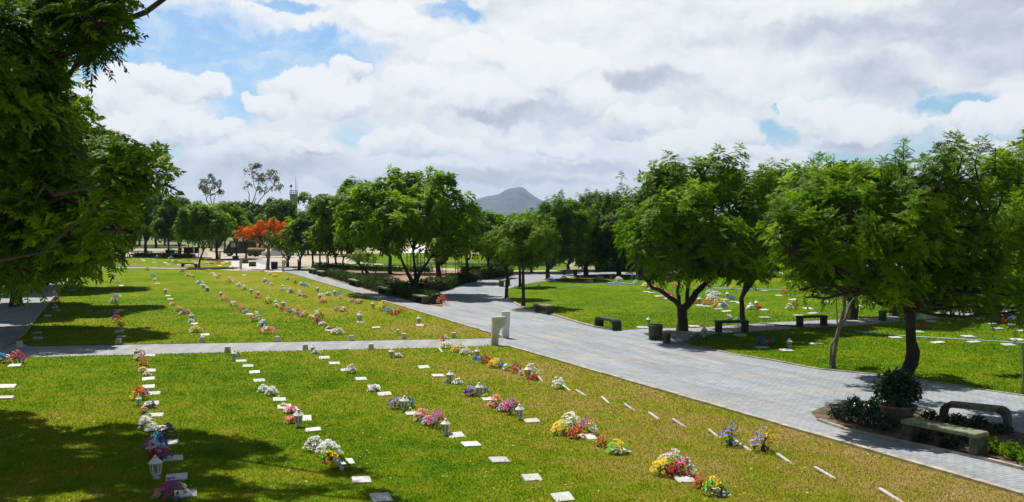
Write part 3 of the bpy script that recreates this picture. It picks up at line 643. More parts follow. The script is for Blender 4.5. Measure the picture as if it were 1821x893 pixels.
mb = MB(); mb.tube([(0, 0, -.05), (.02, 0, .7), (-.01, 0, 1.3)], .025, 6)
root = empty('sapling', (*b, 0), 0, 'thin bare sapling stake at the right edge of the lawn', 'sapling'); mb.build('stem', M['bark_grey'], root)

# --- trees in the middle distance
def simple_tree(label, px, py, x0, x1, y0, y1, n, seed, tr=.14, fork=None, **kw):
    b = bpt(px, py); D = b[1]; fy = fork if fork else (y1 - 6); wd = x1 - x0; x0 -= .14 * wd; x1 += .14 * wd; n = int(n * 1.45); y1 += 0; y0 += 6
    kw.setdefault('lod', 2); kw.setdefault('dens', 2.0); kw.setdefault('tuft', 1.3)
    return make_tree(label, b, fillbox(D, x0, x1, y0, y1, n, seed), tr, S(px + kw.pop('lean', 0), fy, D), seed + 100, **kw)
b = bpt(735, 524); D = b[1]
L10 = pl(D, (640, 385, 38), (625, 420, 30), (660, 355, 30), (690, 360, 34), (720, 345, 28), (760, 345, 30), (790, 345, 26), (805, 380, 36), (822, 420, 26), (838, 442, 20), (700, 400, 44), (750, 395, 48), (795, 420, 40), (655, 425, 30), (700, 432, 26), (760, 432, 26), (805, 440, 22), dd=3, seed=3)
make_tree('broad crowned tree with a low dark forked trunk inside the hedged garden corner', b, L10, .30, S(737, 500, D), 31, 2, 1.5, 1.25, tint=.5, inner=.2, under=.3, bark='bark_dark',
          limbs=[([S(736, 505, D), S(722, 480, D), S(712, 455, D)], .15), ([S(738, 503, D), S(737, 470, D + .5), S(735, 445, D + .5)], .13), ([S(738, 503, D), S(752, 478, D), S(768, 455, D)], .13)],
          spires=[sp(797, 330, D, .8, 1.2), sp(748, 332, D, .6, 1.2)], trunk_path=[(b[0], b[1], -.05, .40), (*S(735, 512, D), .30), (*S(737, 500, D), .27)])
mid = [
 ('tree with lollipop tufts left of the broad garden tree', 694, 487, 560, 680, 330, 450, 20, 41, .2, 455, dict()),
 ('dark tree rising just right of the broad garden tree', 778, 503, 765, 850, 375, 462, 14, 42, .26, 470, dict(leafm='leaf_dark')),
 ('small round tree standing alone behind the garden hedge', 644, 499, 618, 672, 442, 476, 8, 43, .09, 478, dict(leafm='leaf_lime', lod=1, tuft=.8)),
 ('slim tree fifth along the hedge behind the path benches', 597, 487, 572, 625, 385, 452, 10, 44, .12, 455, dict()),
 ('slim tree third along the hedge behind the path benches', 569, 480, 545, 600, 390, 448, 10, 45, .12, 452, dict(leafm='leaf_lime')),
 ('slim tree second along the hedge, just right of the bushy clump', 556, 478, 525, 580, 375, 440, 10, 46, .13, 450, dict()),
 ('tree with two close stems fourth along the garden hedge', 583, 484, 560, 612, 400, 455, 9, 47, .1, 455, dict(stems=2)),
 ('tree right of the two stemmed tree, with a straight thin trunk', 611, 488, 600, 655, 400, 455, 9, 48, .1, 458, dict()),
 ('dark tree at the back right of the garden bed', 830, 493, 800, 872, 370, 455, 14, 49, .16, 462, dict(leafm='leaf_dark')),
 ('tree nearest the grey wall behind the garden bed', 868, 486, 845, 900, 395, 465, 10, 50, .13, 465, dict()),
 ('slim tree at the kerb corner where the side road turns right', 901, 531, 868, 935, 395, 480, 16, 51, .11, 480, dict(lod=1, leafm='leaf_lime', tuft=.9, dens=3.6)),
 ('slim yellow green tree nearest the pair of block benches', 930, 546, 898, 972, 385, 478, 18, 52, .10, 478, dict(lod=1, leafm='leaf_lime', tuft=.9, dens=3.6)),
 ('leafy tree filling the gap behind the kerbside trees', 890, 484, 850, 935, 378, 462, 16, 85, .15, 468, dict()),
 ('tree behind the bend of the side road, left of the dark broad tree', 945, 484, 920, 990, 372, 470, 16, 86, .15, 470, dict()),
 ('second row tree right of the dark broad tree', 1010, 480, 985, 1060, 365, 468, 16, 87, .18, 470, dict(leafm='leaf_dark')),
 ('second row tree left of the pointed dark tree', 1075, 480, 1050, 1120, 362, 470, 16, 88, .18, 470, dict(leafm='leaf_dark')),
 ('second row tree behind the red flowering tree and bushy clump', 560, 452, 520, 610, 372, 440, 14, 89, .2, 440, dict(leafm='leaf_dark')),
 ('second row tree behind the lollipop tufted tree', 620, 455, 585, 665, 365, 440, 14, 90, .2, 440, dict(leafm='leaf_dark')),
 ('second row tree left of the spreading far left tree', 235, 446, 215, 265, 345, 420, 12, 91, .2, 428, dict(leafm='leaf_dark')),
 ('second row tree between the two dark far left trees', 300, 446, 280, 340, 352, 424, 12, 92, .2, 430, dict(leafm='leaf_dark')),
 ('second row tree behind the white marker post', 400, 447, 375, 440, 352, 426, 12, 93, .2, 430, dict(leafm='leaf_dark')),
 ('thin tree behind the two kerbside trees at the road bend', 925, 510, 900, 960, 400, 468, 10, 53, .11, 470, dict(leafm='leaf')),
 ('dark broad tree beside the far white bench', 974, 497, 952, 1040, 350, 470, 22, 54, .2, 478, dict(lod=1, tuft=1.0, dens=3.0)),
 ('dark leafy tree behind the far end of the right lawn', 1042, 490, 1010, 1110, 338, 475, 26, 55, .24, 470, dict(lod=1, tuft=1.05, dens=3.0, leafm='leaf')),
 ('tall dark tree with one pointed shoot, left of the forked tree', 1100, 492, 1060, 1160, 335, 480, 24, 56, .24, 475, dict(lod=1, tuft=1.05, dens=3.0, leafm='leaf_dark', spires=[sp(1105, 308, 85, 1.2, 1.4), sp(1048, 338, 85, .8, 1.2)])),
 ('tree behind the back edge of the right lawn, seen through branches', 1180, 489, 1140, 1260, 380, 470, 16, 57, .2, 475, dict(leafm='leaf_dark')),
 ('far tree seen between the right hand trunks', 1290, 489, 1240, 1360, 380, 475, 16, 58, .2, 475, dict(leafm='leaf_dark')),
 ('far tree behind the leaning double stemmed tree', 1400, 490, 1350, 1480, 370, 475, 18, 59, .2, 475, dict(leafm='leaf_dark')),
 ('far tree behind the thick trunked tree', 1520, 492, 1470, 1610, 370, 478, 18, 60, .2, 478, dict(leafm='leaf_dark')),
 ('far tree behind the large spreading tree', 1670, 498, 1610, 1760, 380, 480, 18, 61, .2, 480, dict(leafm='leaf_dark')),
 ('far tree at the right edge behind the flower covered graves', 1800, 505, 1740, 1860, 380, 490, 16, 62, .2, 482, dict(leafm='leaf_dark')),
 # left background
 ('dark round tree with a straight black trunk above the white graves', 259, 456, 232, 300, 335, 425, 18, 63, .26, 430, dict(leafm='leaf_dark')),
 ('dark tree with a three way forked trunk behind the notice panels', 319, 458, 285, 352, 345, 428, 16, 64, .2, 440, dict(leafm='leaf_dark', stems=2)),
 ('mid green tree with a leaning thin trunk beside the arched far bench', 354, 476, 330, 405, 362, 440, 16, 65, .12, 445, dict(leafm='leaf', lean=8)),
 ('tree with a thick dark trunk beside the white marker post', 386, 461, 350, 425, 355, 432, 16, 66, .24, 440, dict(leafm='leaf')),
 ('tree with a thin dark trunk in front of the dark green van', 421, 461, 392, 440, 375, 428, 9, 67, .16, 436, dict(leafm='leaf')),
 ('tree right of the dark green van, behind the red crown', 437, 459, 418, 450, 376, 412, 7, 68, .16, 438, dict(leafm='leaf_dark')),
 ('bushy many stemmed tree right of the white car', 512, 474, 480, 540, 405, 455, 12, 69, .14, 462, dict(leafm='leaf_lime', stems=4)),
 ('low bushy tree at the top end of the garden hedge', 533, 479, 505, 560, 400, 452, 11, 70, .14, 462, dict(leafm='leaf', stems=4)),
 ('tree left of the white tents', 655, 486, 590, 640, 395, 440, 8, 71, .12, 456, dict(leafm='leaf', lean=-30)),
 ('bright green bushy tree under the overhanging near branches', 217, 458, 190, 238, 418, 456, 9, 72, .09, 450, dict(leafm='leaf_lime')),
 ('far dark tree left of the two tall wispy trees', 293, 437, 270, 330, 350, 420, 12, 73, .25, 424, dict(leafm='leaf_dark', lod=3, tuft=1.8, dens=.9)),
 ('dense dark rounded tree behind the red flowering tree', 462, 447, 425, 525, 350, 432, 24, 74, .3, 436, dict(leafm='leaf_dark', lod=3, tuft=1.7, dens=1.0)),
 ('far tree under the water tower', 535, 444, 505, 570, 378, 430, 12, 75, .2, 434, dict(leafm='leaf', lod=3, tuft=1.6, dens=1.0)),
 ('far tree below the leftmost wispy crown', 372, 440, 345, 432, 358, 425, 14, 76, .25, 430, dict(leafm='leaf', lod=3, tuft=1.7, dens=1.0)),
]
for (lb, px, py, x0, x1, y0, y1, n, sd, tr, fk, kw) in mid: simple_tree(lb, px, py, x0, x1, y0, y1, n, sd, tr, fk, **kw)
# two tufts on bare shoots
b = bpt(548, 452); D = b[1]
make_tree('far sparse tree showing two ball shaped tufts on bare shoots', b, pl(D, (541, 353, 9, 0), (560, 360, 8, 0), (548, 395, 16, 0), dd=.1), .15, S(548, 410, D), 81, 3, 2.2, 1.3, leafm='leaf_dark')
# the red flowering tree
b = bpt(476, 479); D = b[1]
Lr = pl(D, (418, 421, 6), (447, 409, 7), (461, 400, 6), (487, 399, 6), (428, 417, 8), (440, 411, 8), (452, 406, 8), (466, 403, 8), (480, 402, 8), (494, 404, 8), (507, 405, 7), (446, 415, 7), (460, 412, 8), (475, 410, 8), (489, 412, 8), (501, 413, 7), (420, 420, 5), (436, 421, 6), (455, 421, 7), (492, 421, 7), (470, 420, 6), dd=1.9, seed=8)
zc = S(476, 418, D)[2]
make_tree('low umbrella shaped tree covered in orange red flowers', b, Lr, .2, S(477, 440, D), 82, 2, 2.6, .75, leafm=['leaf_lime', 'flame'], bark='bark_grey', tint=.5, cat='tree', name='flowering_tree', group='trees beyond the graves',
          midx=lambda p: ((p[:, 2] > zc - .75 + .45 * np.sin(p[:, 0] * 2.1) * np.cos(p[:, 1] * 1.7)) | (np.random.RandomState(5).rand(len(p)) < .15)).astype(int) * (np.random.RandomState(6).rand(len(p)) < .80), under=.8)
# wispy tall trees
def wispy(label, px, py, sights, seed, dens):
    b = bpt(px, py); D = b[1]
    make_tree(label, b, pl(D, *sights, dd=2, seed=seed), .22, S(px, 385, D), seed, 3, dens, 1.0, leafm='leaf_olive', bark='bark_grey', tint=.5, inner=.1, twig_r=.03, group='tall wispy trees on the skyline')
wispy('tall almost bare wispy tree leaning right on the skyline', 440, 446, [(448, 305, 13), (462, 320, 13), (478, 318, 15), (488, 330, 13), (470, 340, 12), (455, 300, 9), (442, 330, 8), (492, 312, 8)], 83, .38)
wispy('smaller wispy crown left of the taller bare one', 375, 446, [(368, 330, 12), (380, 325, 12), (390, 335, 10), (372, 345, 10), (362, 338, 8), (378, 316, 7)], 84, .6)
# row along the left path and the tall tree whose shade falls on the near lawn
for i, (x, y, h, r, lb) in enumerate([(-21.8, 41, 8.5, 5.8, 'shady tree beside the left path, nearest the cross path'), (-26.5, 54, 9, 6.6, 'shady tree along the left path, middle of three'), (-33, 70, 9.5, 7.0, 'shady tree along the left path, second farthest'), (-43.5, 90, 9.5, 5.5, 'tree with a thick trunk showing left of the left path')]):
    rs = np.random.RandomState(90 + i); lob = []
    for _ in range(34):
        a = rs.uniform(0, 6.28); q = r * math.sqrt(rs.rand()) * .8; lob.append((x + q * math.cos(a), y + q * math.sin(a), rs.uniform(3.9, h - 1), rs.uniform(1.2, 1.8)))
    make_tree(lb, (x, y), lob, .42 if i == 3 else .3, (x, y, 3.2), 90 + i, 2 if i else 1, 2.2, 1.35, leafm='leaf_dark')
rs = np.random.RandomState(77); lob = []
for _ in range(40):
    a = rs.uniform(0, 6.28); q = 5.0 * math.sqrt(rs.rand()) * .84; z = rs.uniform(4.2, 11.5)
    lob.append((-13.8 + q * math.cos(a), 22.5 + q * math.sin(a), z, rs.uniform(.8, 1.25)))
lob = [l for l in lob if 910 + F * l[0] / l[1] + F * l[3] / l[1] < (95 if l[2] > 6.2 else 135)]
rs = np.random.RandomState(501)
for _ in range(60):
    x_, y_, r_ = rs.uniform(-13, -7.4), rs.uniform(19.5, 28), rs.uniform(.35, .75)
    if x_ > -8.5 and rs.rand() < .6: continue
    if y_ > 25.5 and x_ > -9: continue
    lob.append((x_, y_, 4.3 + .2235 * y_ + r_ + .75 + rs.uniform(0, 1.6), r_))
    if len(lob) > 50: break
lob += [(-8.6, 24.2, 10.9, .95), (-6.6, 21.8, 10.9, .35), (-5.9, 22.6, 10.9, .4), (-9.6, 22.6, 10.6, 1.0), (-9.9, 25.2, 11.2, 1.1), (-5.2, 21.0, 10.6, .35)]
make_tree('tall dark tree standing at the left edge behind the nearest branches', (-14, 22), lob, .32, (-13.8, 22.3, 3.6), 77, 1, 3.0, .95, leafm='leaf', tint=.36)
# nearest tree: large feathery sprays on the left
D = 10.5
Ln = pl(D, (-60, 40, 80), (20, 30, 60), (30, 20, 40), (-20, 130, 80), (35, 120, 50), (75, 170, 36), (10, 210, 80), (65, 225, 50), (112, 205, 26), (-40, 290, 90), (50, 310, 70), (110, 320, 45), (140, 300, 28), (0, 390, 90), (80, 400, 70), (140, 390, 50), (170, 350, 38), (180, 400, 36), (40, 450, 55), (110, 450, 50), (160, 440, 38), (90, 480, 25), (160, 100, 10), (-100, 200, 100), (-120, 380, 110), (-180, 80, 110), (-200, 280, 120), dd=1.3, seed=17)
Ln += pl(13.0, (-20, 400, 60), (30, 400, 55), (80, 400, 55), (120, 420, 45), (150, 410, 40), (-10, 450, 55), (45, 455, 48), (95, 460, 40), (10, 490, 36), (60, 488, 28), (170, 440, 30), (185, 380, 36), (90, 350, 55), (20, 340, 60), (30, 250, 60), (90, 260, 40), dd=.8, seed=41)
Ln += pl(8.6, (10, 170, 75), (60, 230, 55), (0, 280, 80), (70, 330, 55), (10, 380, 80), (90, 410, 45), (30, 60, 60), (-30, 110, 80), (110, 360, 35), (20, 440, 60), (80, 450, 45), (130, 430, 40), (30, 480, 34), (95, 485, 24), (150, 460, 26), (60, 490, 26), (170, 420, 26), dd=.3, seed=31) + pl(8.6, (150, 30, 26), (172, 62, 24), (160, 85, 16), (120, 12, 24), (178, 8, 16), dd=.3, seed=3) + pl(8.6, (110, 20, 34), (135, 28, 34), (160, 38, 34), (180, 50, 30), (172, 72, 30), (150, 62, 30), (165, 95, 22), (185, 12, 26), (205, 2, 22), (150, 5, 30), dd=.25, seed=6) + pl(7.4, (215, 318, 26), (240, 312, 22), (256, 318, 14), (190, 350, 34), (205, 410, 26), dd=.3, seed=4)
make_tree('nearest tree at the left edge with large feathery sprays hanging into view', (-9.6, 13.2), Ln, .028, (-9.6, 13.2, 3.4), 78, 0, 19.0, .62, leafm='leaf_dark', bark='bark_dark', tint=.42, tvar=.2, inner=.45, nlimb=5)

# far belt of trees closing the horizon, one object each
rs_b = np.random.RandomState(12); xb = -260.0; k = 0
belt = []
for D_, step in ((215, 9.5), (290, 13)):
    x = -.56 * D_
    while x < .56 * D_:
        w = rs_b.uniform(.8, 1.25) * step; belt.append((x, D_ + rs_b.uniform(-16, 16), w, rs_b.uniform(5.5, 7.6) * (1.15 if D_ > 250 else 1))); x += w * .82
WHERE = ['far left', 'left', 'left of centre', 'centre', 'right of centre', 'right', 'far right']
proto = []
for v_ in range(4):
    rs = np.random.RandomState(300 + v_); lob = []
    for _ in range(13):
        a = rs.uniform(0, 6.28); q = math.sqrt(rs.rand()); lob.append((4.2 * q * math.cos(a), 3.5 * q * math.sin(a), 2.6 + rs.uniform(.2, 1) * 3.6 * (1 - q * .45), rs.uniform(1.0, 1.7)))
    t_ = make_tree('x', (0, 0), lob, .25, (0, 0, 2.2), 300 + v_, 3, 1.05, 1.7, leafm=('leaf_dark', 'leaf', 'leaf_dark', 'leaf_olive')[v_], tint=.45, twigs=False, group='distant trees closing the horizon', name='distant_tree')
    proto.append(t_)
used = [False] * 4
for i, (x, D_, w, h) in enumerate(belt):
    v_ = rs_b.choice([0, 1, 2, 0, 1, 3]); o = proto[v_] if not used[v_] else copy_tree(proto[v_]); used[v_] = True
    o.location = (x, D_, 0); o.rotation_euler = (0, 0, rs_b.uniform(0, 6.28)); o.scale = (w / 9, w / 9, h / 6.6)
    o['label'] = 'distant green tree in the belt along the horizon behind the cemetery'; o['category'] = 'tree'

# ------------------------------------------------------------------ grass blades on the nearer lawns, fallen leaves
def inpoly(P_, poly):
    x, y = P_[:, 0], P_[:, 1]; c = np.zeros(len(P_), bool); n = len(poly)
    for i in range(n):
        x1, y1 = poly[i]; x2, y2 = poly[(i + 1) % n]
        t = ((y1 > y) != (y2 > y)) & (x < (x2 - x1) * (y - y1) / (y2 - y1 + 1e-12) + x1); c ^= t
    return c
def view_points(n, D0, D1, rs, power=2.0):
    u = rs.rand(n); D_ = (D0 ** (2 - power) * (1 - u) + D1 ** (2 - power) * u) ** (1 / (2 - power)) if power != 2 else D0 * (D1 / D0) ** u
    return np.stack([rs.uniform(-.56, .56, n) * D_, D_], 1)
def blades():
    rs = np.random.RandomState(6); P_ = view_points(340000, 14.0, 84, rs, 2.5)
    keep = np.zeros(len(P_), bool)
    for poly in (LAWN_N, LAWN_U, LAWN_R, LAWN_B): keep |= inpoly(P_, [G(*p) for p in poly])
    keep &= rs.rand(len(P_)) < np.clip((82 - P_[:, 1]) / 50, 0, 1)
    P_ = P_[keep]; n = len(P_); s_ = np.clip(P_[:, 1] / 20, .8, 2.2)
    a = rs.uniform(0, 6.28, n); w = .011 * s_ * rs.uniform(.7, 1.4, n); h = rs.uniform(.02, .048, n) * (1 + .25 * (s_ - 1)); l = rs.uniform(0, .045, n); b_ = rs.uniform(0, 6.28, n)
    base = np.stack([P_[:, 0], P_[:, 1], np.full(n, .012)], 1); dx = np.stack([np.cos(a) * w, np.sin(a) * w, np.zeros(n)], 1)
    tip = base + np.stack([np.cos(b_) * l, np.sin(b_) * l, h], 1); V = np.stack([base - dx, base + dx, tip], 1).reshape(-1, 3)
    o = link('grass', mesh_np('grass', V, np.arange(3 * n).reshape(-1, 3), [M['blade']])); tag(o, 'short green and straw coloured grass of the lawns', 'grass', kind='stuff')
blades()
def litter():
    rs = np.random.RandomState(8); P_ = view_points(4200, 15, 60, rs, 2.0); keep = np.zeros(len(P_), bool)
    for poly in (LAWN_N, LAWN_U, LAWN_R, LAWN_B): keep |= inpoly(P_, [G(*p) for p in poly])
    mp_ = inpoly(P_, [G(*p) for p in main_path]); bd = np.array(G(1600, 740)); b1 = np.array(G(1200, 600)); kl = np.minimum(np.linalg.norm(P_ - bd, axis=1) / 4.5, np.linalg.norm(P_ - b1, axis=1) / 6)
    keep |= mp_ & (rs.rand(len(P_)) < np.where(kl < 1, .9, .12))
    P_ = P_[keep]; n = len(P_); a = rs.uniform(0, 6.28, n); s_ = rs.uniform(.012, .035, n); z = rs.uniform(.03, .055, n)
    c, q = np.cos(a), np.sin(a); e1 = np.stack([c * s_, q * s_, rs.uniform(-.01, .01, n)], 1); e2 = np.stack([-q * s_ * .45, c * s_ * .45, rs.uniform(-.01, .01, n)], 1); b_ = np.stack([P_[:, 0], P_[:, 1], z], 1)
    V = np.stack([b_ - e1, b_ - e2, b_ + e1, b_ + e2], 1).reshape(-1, 3)
    m_ = simple('straw_leaf', (.42, .36, .13), .8, .4, 3)
    tag(link('fallen_leaves', mesh_np('fallen_leaves', V, np.arange(4 * n).reshape(-1, 4), [m_])), 'pale fallen leaves scattered over the lawns', 'leaves', kind='stuff')
litter()

# ------------------------------------------------------------------ hedges, shrubs
def leaf_cloud(name, P_, nrm, size, rs, m_, tint=.45, parent=None):
    n = len(P_); t = rs.normal(0, 1, (n, 3)) + nrm * .8; t /= np.linalg.norm(t, axis=1, keepdims=True); a = np.cross(t, rs.normal(0, 1, (n, 3))); a /= np.linalg.norm(a, axis=1, keepdims=True); b_ = np.cross(t, a)
    s_ = size * rs.uniform(.6, 1.3, n)[:, None]; V = np.stack([P_ - a * s_, P_ - b_ * s_ * .5, P_ + a * s_, P_ + b_ * s_ * .5], 1).reshape(-1, 3)
    me = mesh_np(name, V, np.arange(4 * n).reshape(-1, 4), [m_], attr=np.clip(tint + rs.normal(0, .22, n), 0, 1)); return link(name, me, parent)
def hedge(label, px, w, h, leaf=.05, dens=420, m_='hedge', seed=1, group='clipped hedges round the garden bed', tint=.45, off_=(0, 0)):
    rs = np.random.RandomState(seed); pts = [np.array(G(*p)) + np.array(off_) for p in px]; c = sum(pts) / len(pts); root = empty('hedge', (c[0], c[1], 0), 0, label, 'hedge', group); A_ = []; N_ = []; mb = MB()
    for a, b in zip(pts[:-1], pts[1:]):
        L_ = np.linalg.norm(b - a); d = (b - a) / L_; s_ = np.array([-d[1], d[0]]); n = int(L_ * (w + 2 * h) * dens); u = rs.rand(n); k = rs.uniform(0, w + 2 * h, n)
        lat = np.where(k < h, -w / 2, np.where(k < h + w, k - h - w / 2, w / 2)); z = np.where(k < h, k, np.where(k < h + w, h, k - h - w))
        bump = 1 + .10 * np.sin(u * L_ * 2.3 + seed) + .06 * np.sin(u * L_ * 6.1); p = a[None] + d[None] * (u * L_)[:, None] + s_[None] * (lat * bump + rs.normal(0, .03, n))[:, None]
        A_.append(np.stack([p[:, 0] - c[0], p[:, 1] - c[1], np.maximum(.02, z * bump + rs.normal(0, .035, n))], 1)); nn = np.where(k < h, -1, np.where(k < h + w, 0, 1)); N_.append(np.stack([s_[0] * nn, s_[1] * nn, (nn == 0) * 1.0], 1))
        m = int(L_ / .6) + 1
        for i in range(m):
            q = a + (b - a) * (i + .5) / m - c; mb.tube([(q[0], q[1], -.02), (q[0] + .03, q[1], h * .55)], .03, 5)
        q0, q1 = a - c, b - c; sv = s_ * w * .36; mb.prism([tuple(q0 - sv), tuple(q1 - sv), tuple(q1 + sv), tuple(q0 + sv)], .06, h * .82)
    leaf_cloud('foliage', np.concatenate(A_), np.concatenate(N_), leaf, rs, M[m_], tint, root); mb.build('twig_core', M['bark_dark'], root); return root
hedge('long clipped hedge behind the benches of the main path', [(560, 484), (622, 502.5), (676, 519), (736, 533), (776, 541.5)], .7, .62, .06, 200, seed=2, off_=(0, .3))
hedge('hedge around the foot of the broad garden tree', [(660, 513), (700, 521), (745, 522), (780, 517)], .8, .8, .07, 170, 'hedge', 3, tint=.3)
hedge('clipped hedge along the side road, nearer the corner', [(784, 517), (815, 505), (848, 499)], .7, .7, .06, 200, seed=4)
hedge('clipped hedge along the side road, beyond the gap', [(857, 497.5), (884, 493.5), (908, 490)], .7, .65, .06, 200, seed=5, tint=.6)
hedge('dark low hedge at the back of the bare garden soil', [(560, 478), (640, 481), (700, 483), (760, 484)], .9, .55, .08, 130, 'leaf_dark', 6)
hedge('dark low hedge at the back right of the bare garden soil', [(820, 485), (860, 484.5), (900, 483.5)], .9, .7, .08, 130, 'leaf_dark', 7)
hedge('dark hedge across the far side of the right lawn', [(1060, 483), (1200, 482), (1400, 482)], 1.2, 1.0, .1, 90, 'leaf_dark', 8)
hedge('dark low shrubs edging the white graves at the far left', [(240, 457.6), (290, 458.4), (312, 459.3), (345, 458.6)], 1.2, .6, .1, 90, 'leaf_dark', 9)

def shrub(label, px, py, w, h, n, size, m_, seed, tint=.45, group=None, name='shrub', cat='shrub', z0=0.0, xy=None, stems=True):
    rs = np.random.RandomState(seed); b = xy or G(px, py); root = empty(name, (b[0], b[1], z0), rs.uniform(0, 6), label, cat, group)
    ns = 9; mb = MB(); tips = []
    for i in range(ns):
        a = i * 2.4; r_ = w / 2 * rs.uniform(.35, .9); tip = (r_ * math.cos(a), r_ * math.sin(a), h * rs.uniform(.5, .95)); tips.append(tip)
        mb.tube([(rs.normal(0, .02), rs.normal(0, .02), -.02), (tip[0] * .4, tip[1] * .4, tip[2] * .55), tip], [.012, .009, .004], 4)
    d = rs.normal(0, 1, (n, 3)); d /= np.linalg.norm(d, axis=1, keepdims=True); d[:, 2] = np.abs(d[:, 2]); rad = rs.uniform(.35, 1.05, n) ** .5; t = np.array(tips)[rs.randint(0, ns, n)]
    p = d * rad[:, None] * np.array([w / 2, w / 2, h * .95]) * .75 + t * .25; p[:, 2] = np.maximum(.02, p[:, 2])
    leaf_cloud('foliage', p, d, size, rs, M[m_], tint, root); mb.build('stem', M['bark'], root); return root
for i, (px, py, w, h, lb) in enumerate([(1512, 750, .62, .42, 'leafy green shrub at the left tip of the planting bed'), (1543, 757, .6, .45, 'leafy shrub second from the left tip of the planting bed'), (1520, 733, .5, .42, 'small shrub at the upper left edge of the planting bed'),
        (1556, 735, .5, .42, 'shrub tucked against the left of the stained pot'), (1573, 766, .75, .42, 'dark low shrub below the stained pot'), (1655, 750, .55, .28, 'low shrub right of the pot, before the arched bench'), (1700, 756, .6, .28, 'low shrub under the arched bench'), (1738, 760, .6, .28, 'low shrub under the right half of the arched bench'),
        (1780, 772, .7, .26, 'low shrub right of the arched bench'), (1625, 764, .7, .34, 'leafy plants between the pot and the near bench'), (1672, 776, .7, .3, 'leafy plants behind the middle of the near bench'), (1722, 788, .7, .3, 'leafy plants behind the right end of the near bench'), (1486, 744, .5, .3, 'lowest small shrub at the very tip of the planting bed'), (1640, 785, .5, .22, 'low plants under the left part of the near bench'), (1690, 795, .5, .22, 'low plants under the right part of the near bench'), (1762, 806, .6, .34, 'green shrub just right of the near bench'), (1800, 816, .6, .36, 'green shrub at the lower right edge of the planting bed'), (1838, 830, .6, .36, 'green shrub cut by the right edge of the view')]):
    shrub(lb, px, py, w, h, 520 if h > .3 else 300, .035, 'leaf' if i > 14 else 'leaf_waxy', 400 + i, .5, 'shrubs in the planting bed')
for i, (px, py) in enumerate([(608, 489), (668, 486), (724, 486), (765, 488), (862, 489), (880, 489)]):
    shrub(['small shrub between the garden trees, leftmost', 'small shrub at the back of the soil, behind the round tree', 'small shrub left of the canopy legs', 'small shrub among the canopy legs', 'small shrub near the grey wall tree', 'small shrub at the right end of the garden'][i], px, py, 1.1, .9, 120, .09, 'leaf', 430 + i, .35, 'small shrubs in the garden bed')

# potted plant
b = G(1597, 752); root = empty('flower_pot', (*b, 0), 0, 'wide stained concrete pot on the planting bed', 'pot')
mb = MB(); mb.lathe([(.17, -.02), (.20, .02), (.27, .14), (.36, .28), (.385, .34), (.405, .36), (.405, .40), (.36, .40), (.34, .34), (.10, .32)], 24); mb.build('bowl', M['pot'], root, smooth=True)
mb = MB(); mb.lathe([(.335, .30), (.338, .352)], 20); mb.build('soil', M['soil_dark'], root)
shrub('bushy dark plant growing in the stained pot', 0, 0, 1.15, .92, 2400, .05, 'leaf_waxy', 450, .5, name='potted_plant', cat='plant', z0=.355, xy=b)

# ------------------------------------------------------------------ benches, bin, posts, markers
def bench(label, A_, B_, style='slab', h=.45, w=.40, group='concrete benches beside the paths', m_='mossy', minlen=1.35, side=1):
    a, b = Vector(G(*A_)), Vector(G(*B_)); d = b - a; L_ = max(d.length, minlen); c = (a + b) / 2; ang = math.atan2(d.y, d.x); nrm = Vector((-math.sin(ang), math.cos(ang))) * w / 2 * side; c = c + nrm
    root = empty('bench', (c.x, c.y, 0), ang, label, 'bench', group); hx = L_ / 2; hy = w / 2
    if style == 'slab':
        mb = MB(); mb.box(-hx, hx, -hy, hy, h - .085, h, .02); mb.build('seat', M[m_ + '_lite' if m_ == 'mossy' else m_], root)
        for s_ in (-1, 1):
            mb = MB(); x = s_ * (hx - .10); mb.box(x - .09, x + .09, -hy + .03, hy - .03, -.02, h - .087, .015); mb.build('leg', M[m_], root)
    else:
        t = .09; r_ = .2; path = []
        for k in range(7): q = math.pi - k / 6 * math.pi / 2; path.append((-hx + r_ + r_ * math.cos(q), h - r_ + r_ * math.sin(q)))
        path2 = []
        for k in range(7): q = math.pi - k / 6 * math.pi / 2; path2.append((-hx + t + (r_ - .02) + (r_ - .02) * math.cos(q), h - t - (r_ - .02) + (r_ - .02) * math.sin(q)))
        def strip(P1, P2, name, mm):
            mb = MB(); n = len(P1); vs_ = [(x, -hy, z) for x, z in P1] + [(x, -hy, z) for x, z in P2] + [(x, hy, z) for x, z in P1] + [(x, hy, z) for x, z in P2]; fs = []
            for i in range(n - 1): fs += [(i, i + 1, n + i + 1, n + i), (2 * n + i + 1, 2 * n + i, 3 * n + i, 3 * n + i + 1), (i + 1, i, 2 * n + i, 2 * n + i + 1), (n + i, n + i + 1, 3 * n + i + 1, 3 * n + i)]
            fs += [(0, n, 3 * n, 2 * n), (n - 1, 3 * n - 1, 4 * n - 1, 2 * n - 1)]; mb.add(vs_, fs); mb.build(name, M[mm], root)
        lp1 = [(-hx, -.02)] + path; lp2 = [(-hx + t, -.02)] + path2
        strip(lp1, lp2, 'leg', m_); strip([(-x, z) for x, z in lp1], [(-x, z) for x, z in lp2], 'leg', m_)
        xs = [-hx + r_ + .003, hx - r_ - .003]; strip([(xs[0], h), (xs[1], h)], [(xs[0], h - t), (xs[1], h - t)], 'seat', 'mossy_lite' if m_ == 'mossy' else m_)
    return root
bench('mossy bench nearest the camera, on the kerb of the planting bed', (1600, 786), (1736, 816), 'slab', h=.46, side=1)
bench('arched mossy bench on the far edge of the planting bed', (1670, 754), (1792, 768), 'arch', h=.47, side=1)
bench('dark arched bench alone on the lawn edge left of the litter bin', (1057, 582), (1090, 588.5), 'arch', h=.46, m_='dark_conc')
bench('mossy bench seen almost end on, at the lawn edge by two slim trees', (948, 555), (972, 560), 'slab')
bench('mossy bench immediately right of the litter bin', (1184, 611), (1234, 614), 'slab', m_='mossy')
